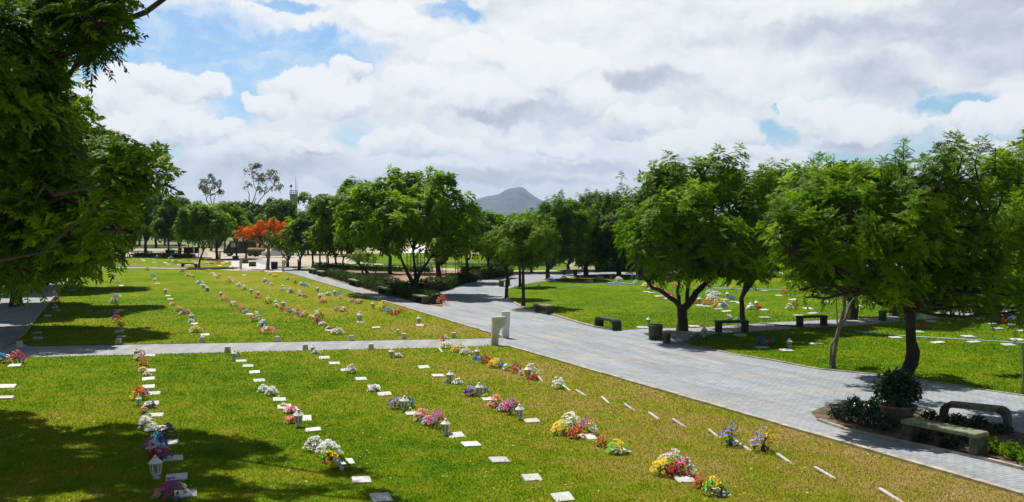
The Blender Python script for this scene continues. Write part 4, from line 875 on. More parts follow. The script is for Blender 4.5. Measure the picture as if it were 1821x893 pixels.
bench('dark bench on the side path in front of the slimmer forked tree', (1285, 592), (1325, 591), 'slab', m_='dark_conc', h=.47)
bench('dark bench on the side path left of the leaning tree', (1430, 581), (1466, 580), 'slab', m_='dark_conc')
bench('dark bench beside the side path, half hidden behind the large trunk', (1577, 571), (1611, 570), 'slab', m_='dark_conc')
bench('thin dark arched bench in front of the white graves at the far left', (322, 475.6), (347, 476.2), 'arch', m_='dark_conc', w=.35)
bench('pale far bench at the far edge of the right lawn', (1003, 489), (1019, 489.5), 'slab', m_='dark_conc')
bench('mossy bench end beside the slim kerb corner tree', (896, 510), (908, 507), 'slab', m_='mossy')
for A_, B_, lb in (((548, 485.6), (556, 487.9), 'first and farthest bench along the garden hedge'), ((563, 489.9), (571, 492.2), 'second bench from the far end of the garden hedge'), ((619, 506.3), (633, 510.2), 'third bench from the far end of the garden hedge'),
                   ((671, 522), (687, 526.6), 'fourth bench from the far end of the garden hedge'), ((732, 537), (751, 541.2), 'bench at the near corner of the garden hedge')):
    bench(lb, A_, B_, 'slab', m_='mossy', side=1)
for i, (px, py, lb) in enumerate([(419, 462.5, 'small dark concrete block by the far path, under the green van tree'), (436, 468.5, 'small dark concrete block by the far path, middle of three'), (449, 474, 'small dark concrete block nearest the cream posts')]):
    b = G(px, py); mb = MB(); mb.box(-.32, .32, -.3, .3, -.02, .42, .03); mb.box(-.36, .36, -.34, .34, .423, .50, .02); o = mb.build('concrete_block', M['mossy']); o.location = (*b, 0); tag(o, lb, 'block', 'concrete blocks by the far path')
def bin_(label, px, py, r_, h, m_):
    b = G(px, py); root = empty('litter_bin', (*b, 0), 0, label, 'bin', 'round litter bins'); mb = MB(); mb.lathe([(r_ * .93, -.02), (r_ * .97, .05), (r_, h * .5), (r_, h - .05)], 20); mb.build('drum', M[m_], root, smooth=True)
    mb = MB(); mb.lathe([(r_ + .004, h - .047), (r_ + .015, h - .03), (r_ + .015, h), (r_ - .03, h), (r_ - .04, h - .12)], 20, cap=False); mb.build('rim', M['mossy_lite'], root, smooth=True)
bin_('dark drum shaped litter bin at the path edge left of a bench', 1166, 603, .27, .56, 'mossy'); bin_('small dark litter bin beside the trunk of the red flowering tree', 488, 479, .33, .75, 'black')
def post(label, px, py, h, m_, lean=0.0, arm=False, w=.13, d=.26):
    b = G(px, py); root = empty('gate_post', (*b, 0), ROW, label, 'post', 'painted posts at the path junctions'); mb = MB()
    # straight shaft with a broad head on the far side
    prof = [(-d / 2, -.05), (d / 2, -.05), (d / 2, h * .35), (d / 2 + .03, h * .55)] + ([(d / 2 + .19, h * .74), (d / 2 + .26, h * .76), (d / 2 + .22, h)] if arm else [(d / 2 + .03, h)]) + [(-d / 2, h)]
    n = len(prof); ll = [lean * z / h for _, z in prof]
    vs_ = [(-w / 2 + l_, -0 + 0, z) for (x, z), l_ in zip(prof, ll)]
    V0 = [(x + l_, -w / 2, z) for (x, z), l_ in zip(prof, ll)]; V1 = [(x + l_, w / 2, z) for (x, z), l_ in zip(prof, ll)]
    mb.add(V0 + V1, [tuple(range(n)), tuple(range(2 * n - 1, n - 1, -1))] + [((i + 1) % n, i, n + i, n + (i + 1) % n) for i in range(n)]); mb.build('shaft', M[m_], root)
    mb = MB(); e_ = d / 2 + (.22 if arm else .03); mb.box(-d / 2 - .02 + lean, e_ + .02 + lean, -w / 2 - .02, w / 2 + .02, h + .002, h + .045, .01); mb.build('cap', M[m_], root)
post('cream post with a broad head at the near corner of the cross path', 879, 614, .98, 'paint_cream', .06, True); post('upright white post at the far corner of the cross path', 899, 601, .98, 'paint_white', .0, False)
post('slim cream post left of the far path junction', 428, 478.5, .95, 'paint_cream', 0, False, .2, .22); post('slim cream post right of the far path junction', 503.5, 483, 1.02, 'paint_cream', 0, True, .16, .22)
post('small white post beside a thick dark trunk at the far left', 391, 462, 1.1, 'paint_white', 0, False, .18, .2)
ORD = ['first', 'second', 'third', 'fourth', 'fifth', 'sixth', 'seventh', 'eighth', 'ninth', 'tenth', 'eleventh', 'twelfth', 'thirteenth', 'fourteenth', 'fifteenth', 'sixteenth', 'seventeenth', 'eighteenth', 'nineteenth', 'twentieth'] 
ORD += ['twenty-' + o for o in ORD[:9]] + ['thirtieth'] + ['thirty-' + o for o in ORD[:9]] + ['fortieth'] + ['forty-' + o for o in ORD[:9]]
def marker(label, px, py, s_=1.0):
    b = G(px, py); mb = MB(); mb.box(-.10 * s_, .10 * s_, -.09 * s_, .09 * s_, -.03, .21 * s_, .02, .012); o = mb.build('row_marker', M['paint_cream']); o.location = (*b, 0); o.rotation_euler = (0, 0, random.uniform(-.2, .2) + .1); tag(o, label, 'marker', 'cream marker blocks along the cross path')
for i, (px, py) in enumerate([(35, 617), (211, 612), (360, 609), (493, 608), (625, 606), (719, 603), (807, 601)]): marker('cream block on the far verge of the cross path, %s from the left' % ORD[i], px, py)
for i, (px, py) in enumerate([(405, 627), (543, 623), (660, 622)]): marker('cream block on the near verge of the cross path, %s from the left' % ORD[i], px, py)

# ------------------------------------------------------------------ graves: plaques, lanterns, flowers
def plaque_mesh(w, d, t, seed):
    mb = MB(); mb.box(-w / 2, w / 2, -d / 2, d / 2, 0, t, .012); me = bpy.data.meshes.new('plaque'); me.from_pydata(mb.v, [], mb.f); me.materials.append(M['marble']); me.update(); return me
PM = {'std': plaque_mesh(.33, .34, .035, 1), 'small': plaque_mesh(.30, .34, .035, 2), 'strip': plaque_mesh(.06, .66, .035, 3), 'wide': plaque_mesh(.46, .34, .045, 4)}
CROSS_A = 0.05
def plaque(label, px, py, kind='std', rot=None, group='white grave plaques'):
    b = G(px, py); o = link('grave_plaque', PM[kind]); o.location = (b[0], b[1], .012); r_ = random.Random(int(px * 7 + py))
    o.rotation_euler = (R(5 + r_.uniform(-3, 5)), R(r_.uniform(-3, 3)), (ROW * .75 if rot is None else rot) + r_.uniform(-.07, .07)); o.scale = (r_.uniform(.92, 1.08), r_.uniform(.88, 1.1), 1); tag(o, label, 'plaque', group); return o
def make_lantern():
    root = empty('grave_lantern', (0, 0, 0))
    mb = MB(); mb.lathe([(.055, -.02), (.055, .012), (.03, .02), (.03, .05), (.062, .056), (.062, .07)], 12); mb.build('base', M['plastic'], root)
    mb = MB(); f8 = 6
    for k in range(f8):
        a = 2 * math.pi * k / f8; c, s_ = math.cos(a), math.sin(a); mb.tube([(.060 * c, .060 * s_, .071), (.080 * c, .080 * s_, .225)], .013, 4)
    mb.lathe([(.060, .0705), (.066, .0705), (.067, .085), (.061, .085)], f8, cap=False); mb.lathe([(.074, .215), (.082, .213), (.084, .228), (.076, .228)], f8, cap=False); mb.build('frame', M['plastic'], root)
    for k in range(f8):
        a0, a1 = 2 * math.pi * k / f8 + .12, 2 * math.pi * (k + 1) / f8 - .12; q = []
        for a, r_, z in ((a0, .058, .088), (a1, .058, .088), (a1, .073, .210), (a0, .073, .210)): q.append((r_ * math.cos(a), r_ * math.sin(a), z))
        q += [(x * .97, y * .97, z) for x, y, z in q[:]]; mb = MB(); mb.add(q, [(0, 1, 2, 3), (7, 6, 5, 4), (0, 4, 5, 1), (1, 5, 6, 2), (2, 6, 7, 3), (3, 7, 4, 0)]); mb.build('pane', M['glass'], root)
    mb = MB(); mb.lathe([(.104, .229), (.108, .236), (.085, .256), (.048, .292), (.040, .298), (.042, .306), (.022, .312)], 12); mb.build('roof', M['plastic'], root)
    mb = MB(); mb.lathe([(.014, .3125), (.027, .322), (.027, .334), (.012, .345)], 10); mb.build('finial', M['plastic'], root, smooth=True)
    return root
LP = make_lantern(); LP_used = [False]
def lantern(label, px, py, s_=1.0, group='white lanterns on the graves'):
    o = LP if not LP_used[0] else copy_tree(LP); LP_used[0] = True; b = G(px, py); r_ = random.Random(int(px * 3 + py)); o.location = (b[0], b[1], .01); o.rotation_euler = (r_.uniform(-.05, .05), r_.uniform(-.05, .05), r_.uniform(0, 1)); o.scale = (s_,) * 3; tag(o, label, 'lantern', group); return o
def blossom_geo(style, rs):
    """one open flower, radius about 1, centred on its base, facing +z"""
    Q = []
    rings = [(7, 1.0, .15, .62), (6, .68, .45, .5), (4, .36, .62, .36)] if style == 0 else [(9, 1.0, .05, .36), (5, .45, .35, .3)] if style == 1 else [(5, .95, .5, .6), (4, .5, .75, .4)]
    for (n, r_, z, w) in rings:
        o_ = rs.uniform(0, 6.28)
        for k in range(n):
            a = o_ + 2 * math.pi * k / n; rr = r_ * rs.uniform(.88, 1.1); c, s_ = math.cos(a), math.sin(a); sx_, sy_ = -s_ * w * .5, c * w * .5
            Q.append([(.08 * c, .08 * s_, z * .3), (.62 * rr * c + sx_, .62 * rr * s_ + sy_, z + .12), (rr * c, rr * s_, z + rs.uniform(-.05, .15)), (.62 * rr * c - sx_, .62 * rr * s_ - sy_, z + .12)])
    return np.array(Q)
_r2 = np.random.RandomState(31); BG = [[blossom_geo(s_, _r2) for _ in range(3)] for s_ in range(3)]
BM = {}
def blossom_me(col, style, v_):
    k = (col, style, v_)
    if k not in BM: q = BG[style][v_]; BM[k] = mesh_np('blossom', q.reshape(-1, 3), np.arange(len(q) * 4).reshape(-1, 4), [M['fl_' + col]])
    return BM[k]
CN = {k: v[0] for k, v in FLC.items()}
def colwords(c):
    u = []
    for k in c:
        if CN[k] not in u: u.append(CN[k])
    return u[0] if len(u) == 1 else ' and '.join(u[:2]) if len(u) == 2 else '%s, %s and %s' % tuple(u[:3])
def bouquet(label, px, py, cols, w=.36, h=.26, near=False, style=None, group='flower bouquets on the graves', vase=False):
    b = G(px, py); rs = np.random.RandomState(int(px * 13 + py * 7) % 99991); root = empty('flower_bouquet', (b[0], b[1], 0), rs.uniform(-.4, .4), label, 'flowers', group)
    n = int((26 if near else 18) * (w / .36) ** 1.4); n = max(n, 4); qs, mi = [], []; mats = [M['fl_' + c] for c in dict.fromkeys(cols)]; keys = list(dict.fromkeys(cols)); st0 = rs.randint(0, 3) if style is None else style
    for i in range(n):
        a = i * 2.399 + rs.uniform(-.3, .3); q = math.sqrt((i + .5) / n); x, y = w / 2 * q * math.cos(a), w / 2 * q * math.sin(a) * .8; z = h * (1 - .62 * q * q) * rs.uniform(.72, 1.08) - .03
        # colours lie in patches, as tied bunches do
        u = (x / w + .5) * len(cols) + rs.uniform(-.45, .45); c = cols[int(min(len(cols) - 1, max(0, u)))]; s_ = rs.uniform(.042, .062) * (1 if near else 1.15) * (1.0 if w > .2 else .8)
        dz = np.array([[x / w * 1.3, y / w * 1.3 - .25, .8]]); Rm = rotmat(dz, np.array([rs.uniform(0, 6)]))[0]
        if near:
            o = link('blossom', blossom_me(c, st0, rs.randint(0, 3)), root, (x, y, z)); from mathutils import Matrix
            o.rotation_euler = Matrix(Rm.tolist()).to_euler(); o.scale = (s_,) * 3
        else:
            g_ = BG[st0][rs.randint(0, 3)]; qs.append(g_ @ Rm.T * s_ + np.array([x, y, z])); mi += [keys.index(c)] * len(g_)
    if not near:
        q = np.concatenate(qs); link('blossoms', mesh_np('blossoms', q.reshape(-1, 3), np.arange(len(q) * 4).reshape(-1, 4), mats, midx=mi), root)
    m = int(34 * (w / .36)); d = rs.normal(0, 1, (m, 3)); d /= np.linalg.norm(d, axis=1, keepdims=True); d[:, 2] = np.abs(d[:, 2]); p = d * np.array([w * .5, w * .42, h * .62]) * rs.uniform(.4, 1, m)[:, None]; p[:, 2] += .01
    leaf_cloud('foliage', p, d, .035, rs, M['leaf_waxy'], .7, root)
    if vase:
        mb = MB(); mb.lathe([(.035, -.01), (.05, .04), (.035, .10), (.045, .12)], 10); mb.build('vase', M['vase'], root, smooth=True)
        mb = MB()
        for k in range(7): a = k * .9; mb.tube([(0, 0, .08), (.05 * math.cos(a), .04 * math.sin(a), h * .5), (w * .35 * math.cos(a), w * .3 * math.sin(a), h * .85)], .004, 4)
        mb.build('stems', M['leaf_waxy'], root)
    return root

def row(where, grp, plaques, lanterns, bouquets, near, origin=(0, 610), what='from the cross path', pk='std'):
    key = lambda t: (t[0] - origin[0]) ** 2 * (1 if origin[0] else 0) + (t[1] - origin[1]) ** 2
    for i, t in enumerate(sorted(plaques, key=key)): plaque('white plaque, %s %s, %s' % (ORD[i], what, where), t[0], t[1], t[2] if len(t) > 2 else pk, group='plaques of ' + grp)
    for i, t in enumerate(sorted(lanterns, key=key)): lantern('white lantern, %s %s, %s' % (ORD[i], what, where), t[0], t[1], t[2] if len(t) > 2 else 1.0, group='lanterns of ' + grp)
    for i, t in enumerate(sorted(bouquets, key=key)):
        kw = t[5] if len(t) > 5 else {}
        bouquet('%s flowers, %s bunch %s, %s' % (colwords(t[2]), ORD[i], what, where), t[0], t[1], t[2], t[3] if len(t) > 3 else .34, t[4] if len(t) > 4 else .26, near, group='bunches of ' + grp, **kw)
# near block
row('leftmost near row', 'the leftmost near row', [(267, 634), (267, 661), (264, 676), (264, 690), (274, 702), (270, 720), (276, 741), (285, 765), (300, 790), (308, 818), (314, 852), (330, 882), (352, 925)],
    [(243, 636, .9), (278, 852, 1.15), (247, 722, .7)], [(248, 642, 'WP', .34), (256, 653, 'RP', .28, .22), (254, 662, 'CY', .26, .2), (249, 712, 'YROV', .44, .36), (257, 737, 'RD', .2, .2), (260, 766, 'WC', .34, .34), (289, 782, 'VD', .22, .3), (280, 796, 'BTB', .38, .3), (264, 801, 'VMV', .26, .26), (275, 806, 'WW', .3, .26), (292, 818, 'MV', .26, .22), (272, 815, 'R', .18, .2), (250, 629, 'WW', .3, .2), (262, 668, 'WC', .24, .18), (266, 727, 'WD', .3, .2), (272, 770, 'WW', .3, .22), (262, 752, 'WG', .28, .2), (284, 806, 'WL', .3, .26), (300, 778, 'VD', .24, .34), (305, 892, 'PMVW', .55, .38)], True)
row('second near row', 'the second near row', [(429, 644), (441, 653), (453, 664), (461, 679), (497, 713), (506, 726), (517, 731), (540, 747), (557, 767), (612, 825), (643, 857), (678, 889)],
    [(416, 642, 1.0), (531, 760, 1.12)], [(423, 634, 'PC', .18, .3), (469, 698, 'W', .28, .22), (483, 704, 'W', .34, .28), (494, 711, 'CG', .2, .12), (505, 725, 'C', .26, .14), (516, 736, 'PM', .3, .2), (516, 754, 'OSR', .26, .2), (559, 803, 'W', .36, .30), (585, 812, 'WW', .46, .34), (586, 818, 'GY', .3, .2), (579, 826, 'R', .12, .1), (604, 834, 'YWG', .34, .2)], True)
row('third near row', 'the third near row', [(577, 638), (595, 648), (615, 660), (642, 676), (665, 690), (684, 703), (735, 738), (811, 777), (838, 793), (888, 821), (946, 853), (1001, 888)],
    [(557, 629, .9), (719, 732, 1.05), (792, 775, 1.0)], [(562, 630, 'W', .24, .2), (624, 665, 'WW', .30, .28), (665, 697, 'W', .32, .2), (705, 728, 'VLV', .42, .28), (729, 726, 'TB', .22, .28, dict(style=2)), (728, 734, 'GC', .2, .14), (750, 749, 'PSP', .36, .32), (763, 757, 'LPV', .32, .24), (777, 762, 'MVM', .38, .42)], True)
row('fourth near row', 'the fourth near row', [(754, 655), (779, 670), (870, 712), (946, 751), (1046, 780), (1103, 805), (1218, 856), (1277, 880)],
    [(696, 637, .9), (801, 682, 1.0), (853, 706, 1.05), (925, 747, 1.0)], [(708, 637, 'W', .26, .2), (796, 681, 'TB', .14, .14), (813, 684, 'W', .26, .18), (838, 705, 'VLV', .40, .28), (860, 703, 'TB', .24, .28, dict(style=2)), (862, 710, 'GY', .18, .14), (882, 726, 'PSP', .36, .34), (897, 733, 'LPV', .32, .24), (911, 738, 'MVM', .38, .42),
     (999, 774, 'YYG', .46, .34, dict(style=1)), (1015, 768, 'CWC', .50, .44), (1026, 781, 'RO', .32, .28), (1045, 774, 'VPW', .38, .38), (1071, 796, 'R', .20, .24), (1098, 808, 'GYG', .42, .30),
     (1180, 846, 'YYG', .46, .34, dict(style=1)), (1194, 840, 'CWC', .48, .42), (1200, 850, 'RO', .32, .28), (1218, 848, 'VPW', .36, .36), (1243, 869, 'R', .20, .24), (1271, 881, 'GYG', .40, .30)], True)
row('near pathside row', 'the near row beside the path', [(784, 625), (831, 631), (962, 677), (1007, 692), (1033, 701), (1079, 716), (1121, 728), (1163, 742), (1209, 756), (1271, 775), (1325, 798), (1398, 821), (1470, 846), (1585, 885)],
    [(849, 637, .95), (939, 674, 1.1)], [(791, 611, 'RW', .28, .34), (794, 620, 'YWY', .5, .28), (815, 627, 'YCY', .5, .3), (829, 631, 'WC', .46, .24), (847, 641, 'BW', .24, .16), (861, 646, 'BRO', .46, .26), (882, 655, 'OYB', .50, .34), (904, 660, 'WGB', .36, .28), (917, 664, 'ORB', .34, .3), (930, 668, 'PS', .26, .24), (944, 672, 'YWW', .46, .40, dict(style=2)), (950, 677, 'R', .22, .18),
     (993, 692, 'W', .34, .36), (1299, 794, 'LBLY', .40, .46, dict(vase=True, style=2)), (1357, 804, 'LLYY', .46, .46, dict(vase=True, style=2))], True, pk='strip')
for i, (px, py) in enumerate([(11, 690), (5, 710)]): plaque(['white plaque at the left edge of the near lawn, farther of two', 'white plaque at the left edge of the near lawn, nearer of two'][i], px, py, 'wide')
plaque('small white plaque below the red bunch at the left path corner', 26, 652, 'std'); bouquet('big red and pink bunch at the corner of the left path', 30, 648, 'RPRV', .62, .42, True); bouquet('blue and white bunch at the very left edge of view', 5, 646, 'BTW', .5, .36, True)
# upper block
row('upper row by left path', 'the upper row beside the left path', [(67, 603), (66, 593), (85, 563), (102, 553), (128, 517)], [(97, 527, 1)], [(132, 497, 'YB'), (129, 505, 'BTB', .5, .4), (121, 511, 'GY', .4, .3), (124, 518, 'WD', .4), (101, 533, 'BR', .4, .3), (99, 542, 'VPR', .5, .4), (95, 550, 'DW', .5)], False)
row('first upper row', 'the first upper row', [(216, 600), (212, 591), (216, 509), (213, 553), (216, 584)], [(203, 493, 1)], [(209, 504, 'OW', .4, .34), (208, 520, 'OD', .36), (208, 531, 'BTW', .5, .34), (203, 540, 'WPB', .5, .36), (207, 548, 'OY', .34), (204, 560, 'DW', .4, .32), (207, 574, 'VR', .46, .38), (216, 583, 'R', .34)], False)
row('second upper row', 'the second upper row', [(280, 505), (299, 527), (303, 533), (346, 577), (365, 597)], [(294, 523, 1.1), (341, 572, 1.15)], [(262, 482, 'OYC', .6, .45), (272, 493, 'GTG', .6, .42), (275, 500, 'W'), (307, 544, 'WOS', .36), (318, 555, 'PSD', .44, .34), (325, 561, 'WB', .36), (333, 559, 'RS', .34), (341, 575, 'W', .26), (348, 592, 'WYC', .52, .32)], False)
row('third upper row', 'the third upper row', [(359, 507), (444, 560)], [(344, 495, 1), (369, 519, 1.1), (393, 529, 1.1), (468, 580, 1)], [(322, 484, 'WPB', .6), (335, 492, 'WOC', .6, .36), (355, 506, 'WBW', .6, .34), (363, 513, 'DW', .4), (368, 519, 'WD', .4), (398, 536, 'PSPM', .56, .36), (415, 545, 'RWP', .48, .32), (430, 556, 'MPR', .42, .38), (437, 558, 'WL', .3), (456, 572, 'RWG', .62, .44), (467, 581, 'WB', .36), (475, 594, 'RWRP', .68, .38)], False)
row('fourth upper row', 'the fourth upper row', [(382, 490), (586, 589)], [(391, 493, 1), (409, 499, 1), (434, 515, 1.1), (447, 523, 1.1), (459, 528, 1.1), (477, 537, 1), (491, 545, 1.1), (504, 548, 1.15)],
    [(371, 483, 'OY', .6), (378, 489, 'WYW', .6), (388, 496, 'RW', .4, .2), (409, 503, 'RYW', .5, .34), (424, 510, 'WW', .5, .32), (434, 516, 'YWG', .4), (459, 531, 'RS', .46, .2), (477, 541, 'RYG', .46, .3), (491, 547, 'GWY', .36), (504, 551, 'RS', .44, .16), (516, 560, 'PBW', .5, .36), (530, 558, 'YOY', .46, .42), (534, 563, 'VLW', .42, .32), (543, 565, 'YY', .46, .34), (553, 567, 'YC', .34, .22), (568, 566, 'GWGY', .62, .46), (565, 576, 'MRM', .36, .32), (573, 579, 'W', .30, .2), (579, 585, 'R', .2), (585, 588, 'WR', .3, .2), (601, 596, 'WWW', .54, .32)], False)
row('fifth upper row', 'the fifth upper row', [(434, 490), (641, 574), (669, 584)], [(471, 501, 1), (503, 515, 1), (516, 520, 1), (533, 526, 1.1), (569, 533, 1.1), (639, 573, 1.35)],
    [(413, 479, 'YY', .6), (466, 484, 'YO', .5), (471, 502, 'WD', .4), (477, 506, 'PM', .34), (483, 508, 'WY', .36), (503, 518, 'DW', .3), (516, 522, 'WD', .4), (533, 527, 'W', .3), (543, 530, 'RS', .3), (574, 539, 'PSR', .56, .3), (599, 553, 'PD', .34), (610, 555, 'PWS', .46, .3), (707, 594, 'WY', .2, .26)], False)
row('sixth upper row', 'the sixth upper row', [(747, 580), (571, 524)], [(565, 520, 1.1), (595, 526, 1.1), (663, 549, 1.1), (745, 577, 1.1)],
    [(480, 489, 'WW', .4), (489, 493, 'YO', .6, .3), (511, 498, 'WD', .4), (525, 505, 'YRO', .4, .34), (537, 508, 'WB', .5, .32), (546, 511, 'BW', .44, .3), (584, 526, 'WW', .44, .3), (603, 527, 'BB', .38, .34), (605, 532, 'W', .24), (625, 538, 'WP', .36), (638, 541, 'PWR', .5, .34), (680, 554, 'YYR', .62, .55), (692, 558, 'TTL', .5, .42), (702, 562, 'ROR', .5, .34), (713, 557, 'RO', .42, .34)], False)
# far left block
row('the far left block', 'the far left block', [(217, 460, 'wide'), (236, 458, 'wide'), (236, 461.5, 'wide'), (254, 462, 'wide'), (256, 464.5, 'wide'), (251, 458.5, 'wide'), (274, 462, 'wide'), (283, 459.5, 'wide'), (274, 467.5, 'wide'), (238, 470, 'wide'), (218, 469, 'wide'), (294, 468, 'wide'), (299, 470.5, 'wide'), (318, 471.5, 'wide'), (335, 472, 'wide'), (349, 468.5, 'wide'),
     (326, 460.5, 'wide'), (321, 464.5, 'wide'), (350, 463.5, 'wide'), (391, 473, 'wide'), (397, 468.5, 'wide'), (375, 465.5, 'wide'), (369, 471.5, 'wide'), (305, 464, 'wide'), (343, 465, 'wide'), (380, 469, 'wide'), (262, 459, 'wide')], [(279, 460, 1.5), (222, 457, 1.3)],
    [(218, 467, 'RR', .8, .36), (263, 456, 'SO', .8, .4), (304, 461, 'WT', .7, .4), (300, 466, 'YO', .6, .3), (312, 468.5, 'DB', .6, .36), (322, 469, 'RS', .5, .3), (331, 459, 'RSW', .8, .4), (340, 458, 'VB', .6, .5), (347, 459, 'WY', .7, .4), (357, 458, 'MR', .6, .8), (366, 458, 'MR', .6, .8), (337, 465, 'RP', .6, .3), (367, 471, 'YW', .7, .36), (377, 470, 'OR', .5, .3), (372, 470, 'YC', .5, .3), (388, 469, 'SRS', .8, .5), (373, 463, 'WD', .7, .4), (408, 469, 'DD', .5, .3), (282, 459, 'WW', .9, .4), (202, 460, 'PR', .7, .4), (362, 462, 'PW', .6, .36), (243, 455, 'DW', .6, .3)],
    False, origin=(150, 466), what='from the left', pk='wide')
# right lawn
row('the far right lawn', 'the far right lawn', [(1160, 522, 'wide'), (1171, 528, 'wide'), (1187, 532, 'wide'), (1262, 526, 'wide'), (1244, 544.5, 'wide'), (1256, 546, 'wide'), (1292, 555, 'wide'), (1288, 534, 'wide'), (1305, 538, 'wide'), (1317, 540, 'wide'), (1359, 552.5, 'wide'), (1360, 566, 'wide'), (1385, 527, 'wide'), (1437, 550, 'wide'), (1446, 558.5, 'wide'), (1421, 562.5, 'wide'), (1471, 538, 'wide'), (1521, 552, 'wide'), (1525, 546, 'wide'), (1087, 504, 'wide'), (1278, 551, 'wide'), (1143, 584, 'wide'), (1235, 582, 'wide'),
     (1124, 498, 'wide'), (1150, 520, 'wide'), (1360, 518, 'wide'), (1410, 534, 'wide'), (1455, 524, 'wide'), (1490, 530, 'wide'), (1560, 540, 'wide')],
    [(1124, 497, 1.2), (1101, 501, 1.2), (1244, 541, 1.2), (1294, 531, 1.2), (1345, 548, 1.2), (1153, 578, 1.0), (1335, 549, 1.0), (958, 513, .9)],
    [(980, 504, 'SBT', .7, .5), (1003, 499, 'PM', .7, .36), (1027, 497, 'PR', .5, .36), (1047, 503, 'SW', .7, .26), (1066, 499, 'PWC', .9, .4), (1091, 497, 'RB', .6, .5), (1100, 501, 'WW', .7, .4), (1133, 505, 'WT', .6, .3), (1149, 511, 'CYW', .7, .36), (1160, 516, 'WYW', .7, .4), (1188, 530, 'PMR', .9, .4), (1183, 526, 'PP', .5, .3), (1234, 541, 'RO', .5, .28), (1204, 513, 'RWP', .7, .5), (1189, 502, 'PM', .4, .4), (1255, 516, 'OYP', .6, .5), (1250, 510, 'PP', .8, .3), (1263, 523, 'WW', .6, .3), (1272, 526, 'WWW', .8, .3), (1268, 536, 'WWD', .8, .44), (1256, 543, 'OS', .4, .36), (1265, 544, 'SO', .4, .32), (1271, 549, 'YO', .4, .34), (1279, 544, 'WYW', .7, .46), (1286, 549, 'WBW', .6, .4),
     (1302, 533, 'BT', .5, .3), (1337, 551, 'WD', .6, .34), (1350, 551, 'RO', .36, .26), (1395, 526, 'RO', .44, .4), (1413, 550, 'RR', .4, .4), (1404, 551, 'WW', .4, .34), (1282, 510, 'GW', .6, .2), (1303, 516, 'YY', .5, .4), (1297, 571, 'DW', .3, .3), (1311, 573, 'DT', .3, .3), (1120, 489, 'PW', .7, .4), (1137, 489, 'RM', .6, .4), (1165, 512, 'RP', .5, .3), (1152, 507, 'WW', .5, .3)], False, origin=(940, 520), what='from the left', pk='wide')
row('near right lawn', 'the near right lawn', [(1399, 625, 'wide'), (1452, 613, 'wide'), (1668, 611, 'wide'), (1732, 610, 'wide'), (1793, 615, 'wide'), (1809, 606, 'wide'), (1722, 600, 'wide'), (1593, 602, 'wide'), (1633, 592, 'wide'), (1774, 586, 'wide'), (1815, 590, 'wide'), (1763, 577, 'wide'), (1680, 576, 'wide'), (1317, 598, 'wide'), (1355, 620, 'wide'), (1745, 569, 'wide'), (1801, 579, 'wide'), (1656, 573, 'wide')],
    [(1404, 620, 1.0), (1252, 600, 1.2), (1722, 554, 1.3)], [(1642, 587, 'RM', .34, .36), (1754, 570, 'VRP', .7, .46), (1774, 573, 'VV', .5, .4), (1792, 577, 'RBT', .6, .4), (1810, 578, 'VMV', .6, .4), (1765, 564, 'TG', .6, .4), (1795, 566, 'TBW', .7, .5), (1812, 567, 'BTB', .6, .5), (1780, 563, 'WD', .6, .4), (1802, 575, 'WC', .3, .34), (1747, 567, 'PR', .4, .4), (1353, 616, 'BT', .36, .34), (1366, 615, 'OSR', .36, .26), (1375, 614, 'TT', .24, .28), (1676, 570, 'DGR', .6, .5), (1640, 553, 'BW', .4, .4), (1696, 538, 'RR', .5, .4), (1685, 541, 'WO', .5, .3)], False, origin=(1200, 600), what='from the left', pk='wide')
# hoses
def hose(label, pts, r_, m_):
    P_ = [(*G(*p), .03) for p in pts]; dense = []
    for a, b in zip(P_[:-1], P_[1:]):
        for i in range(6): t = i / 6; dense.append((a[0] + (b[0] - a[0]) * t + random.uniform(-.02, .02), a[1] + (b[1] - a[1]) * t + random.uniform(-.02, .02), .03))
    dense.append(P_[-1]); mb = MB(); mb.tube(dense, r_, 6); tag(mb.build('garden_hose', M[m_], smooth=True), label, 'hose', 'water hoses lying on the lawns')
hose('long pale blue hose crossing the near right lawn behind the large trunk', [(1510, 589), (1569, 597), (1640, 601), (1715, 605.5), (1821, 611.5), (1950, 620)], .028, 'hose')
hose('dark blue hose lying across the side path, left of the leaning tree', [(1352, 575.5), (1400, 581), (1460, 586), (1522, 590.5)], .028, 'hose_dark')
hose('pale blue hose curving over the far part of the right lawn', [(989, 513.5), (1030, 509.5), (1085, 507.5), (1130, 506.5), (1090, 501.5)], .035, 'hose')
hose('pale hose behind the graves between the two forked trees', [(1242, 513), (1290, 514), (1350, 515.5), (1420, 517)], .035, 'hose')

# ------------------------------------------------------------------ far things
def frame_box(mb, x0, x1, y0, y1, z0, z1, b=0): mb.box(x0, x1, y0, y1, z0, z1, b)
# canopy on truss legs
a = G(724, 489); b = G(815, 492); root = empty('canopy', (a[0], a[1], 0), 0, 'white canopy roof on dark lattice legs behind the garden trees', 'canopy'); wx = b[0] - a[0]
for k, (lx, ly) in enumerate([(.1, .6), (wx * .30, -.3), (wx * .70, -.2), (wx, -.5), (.4, 4.2), (wx * .9, 4.0)]):
    mb = MB(); s_ = .17
    for dx_, dy_ in ((-s_, -s_), (s_, -s_), (s_, s_), (-s_, s_)): mb.tube([(lx + dx_, ly + dy_, -.02), (lx + dx_, ly + dy_, 1.95)], .022, 4)
    for z in (.35, .75, 1.15, 1.55, 1.93):
        for (p, q) in (((-s_, -s_), (s_, -s_)), ((s_, -s_), (s_, s_)), ((s_, s_), (-s_, s_)), ((-s_, s_), (-s_, -s_))): mb.tube([(lx + p[0], ly + p[1], z), (lx + q[0], ly + q[1], z)], .015, 4)
    mb.build('leg', M['iron'], root)
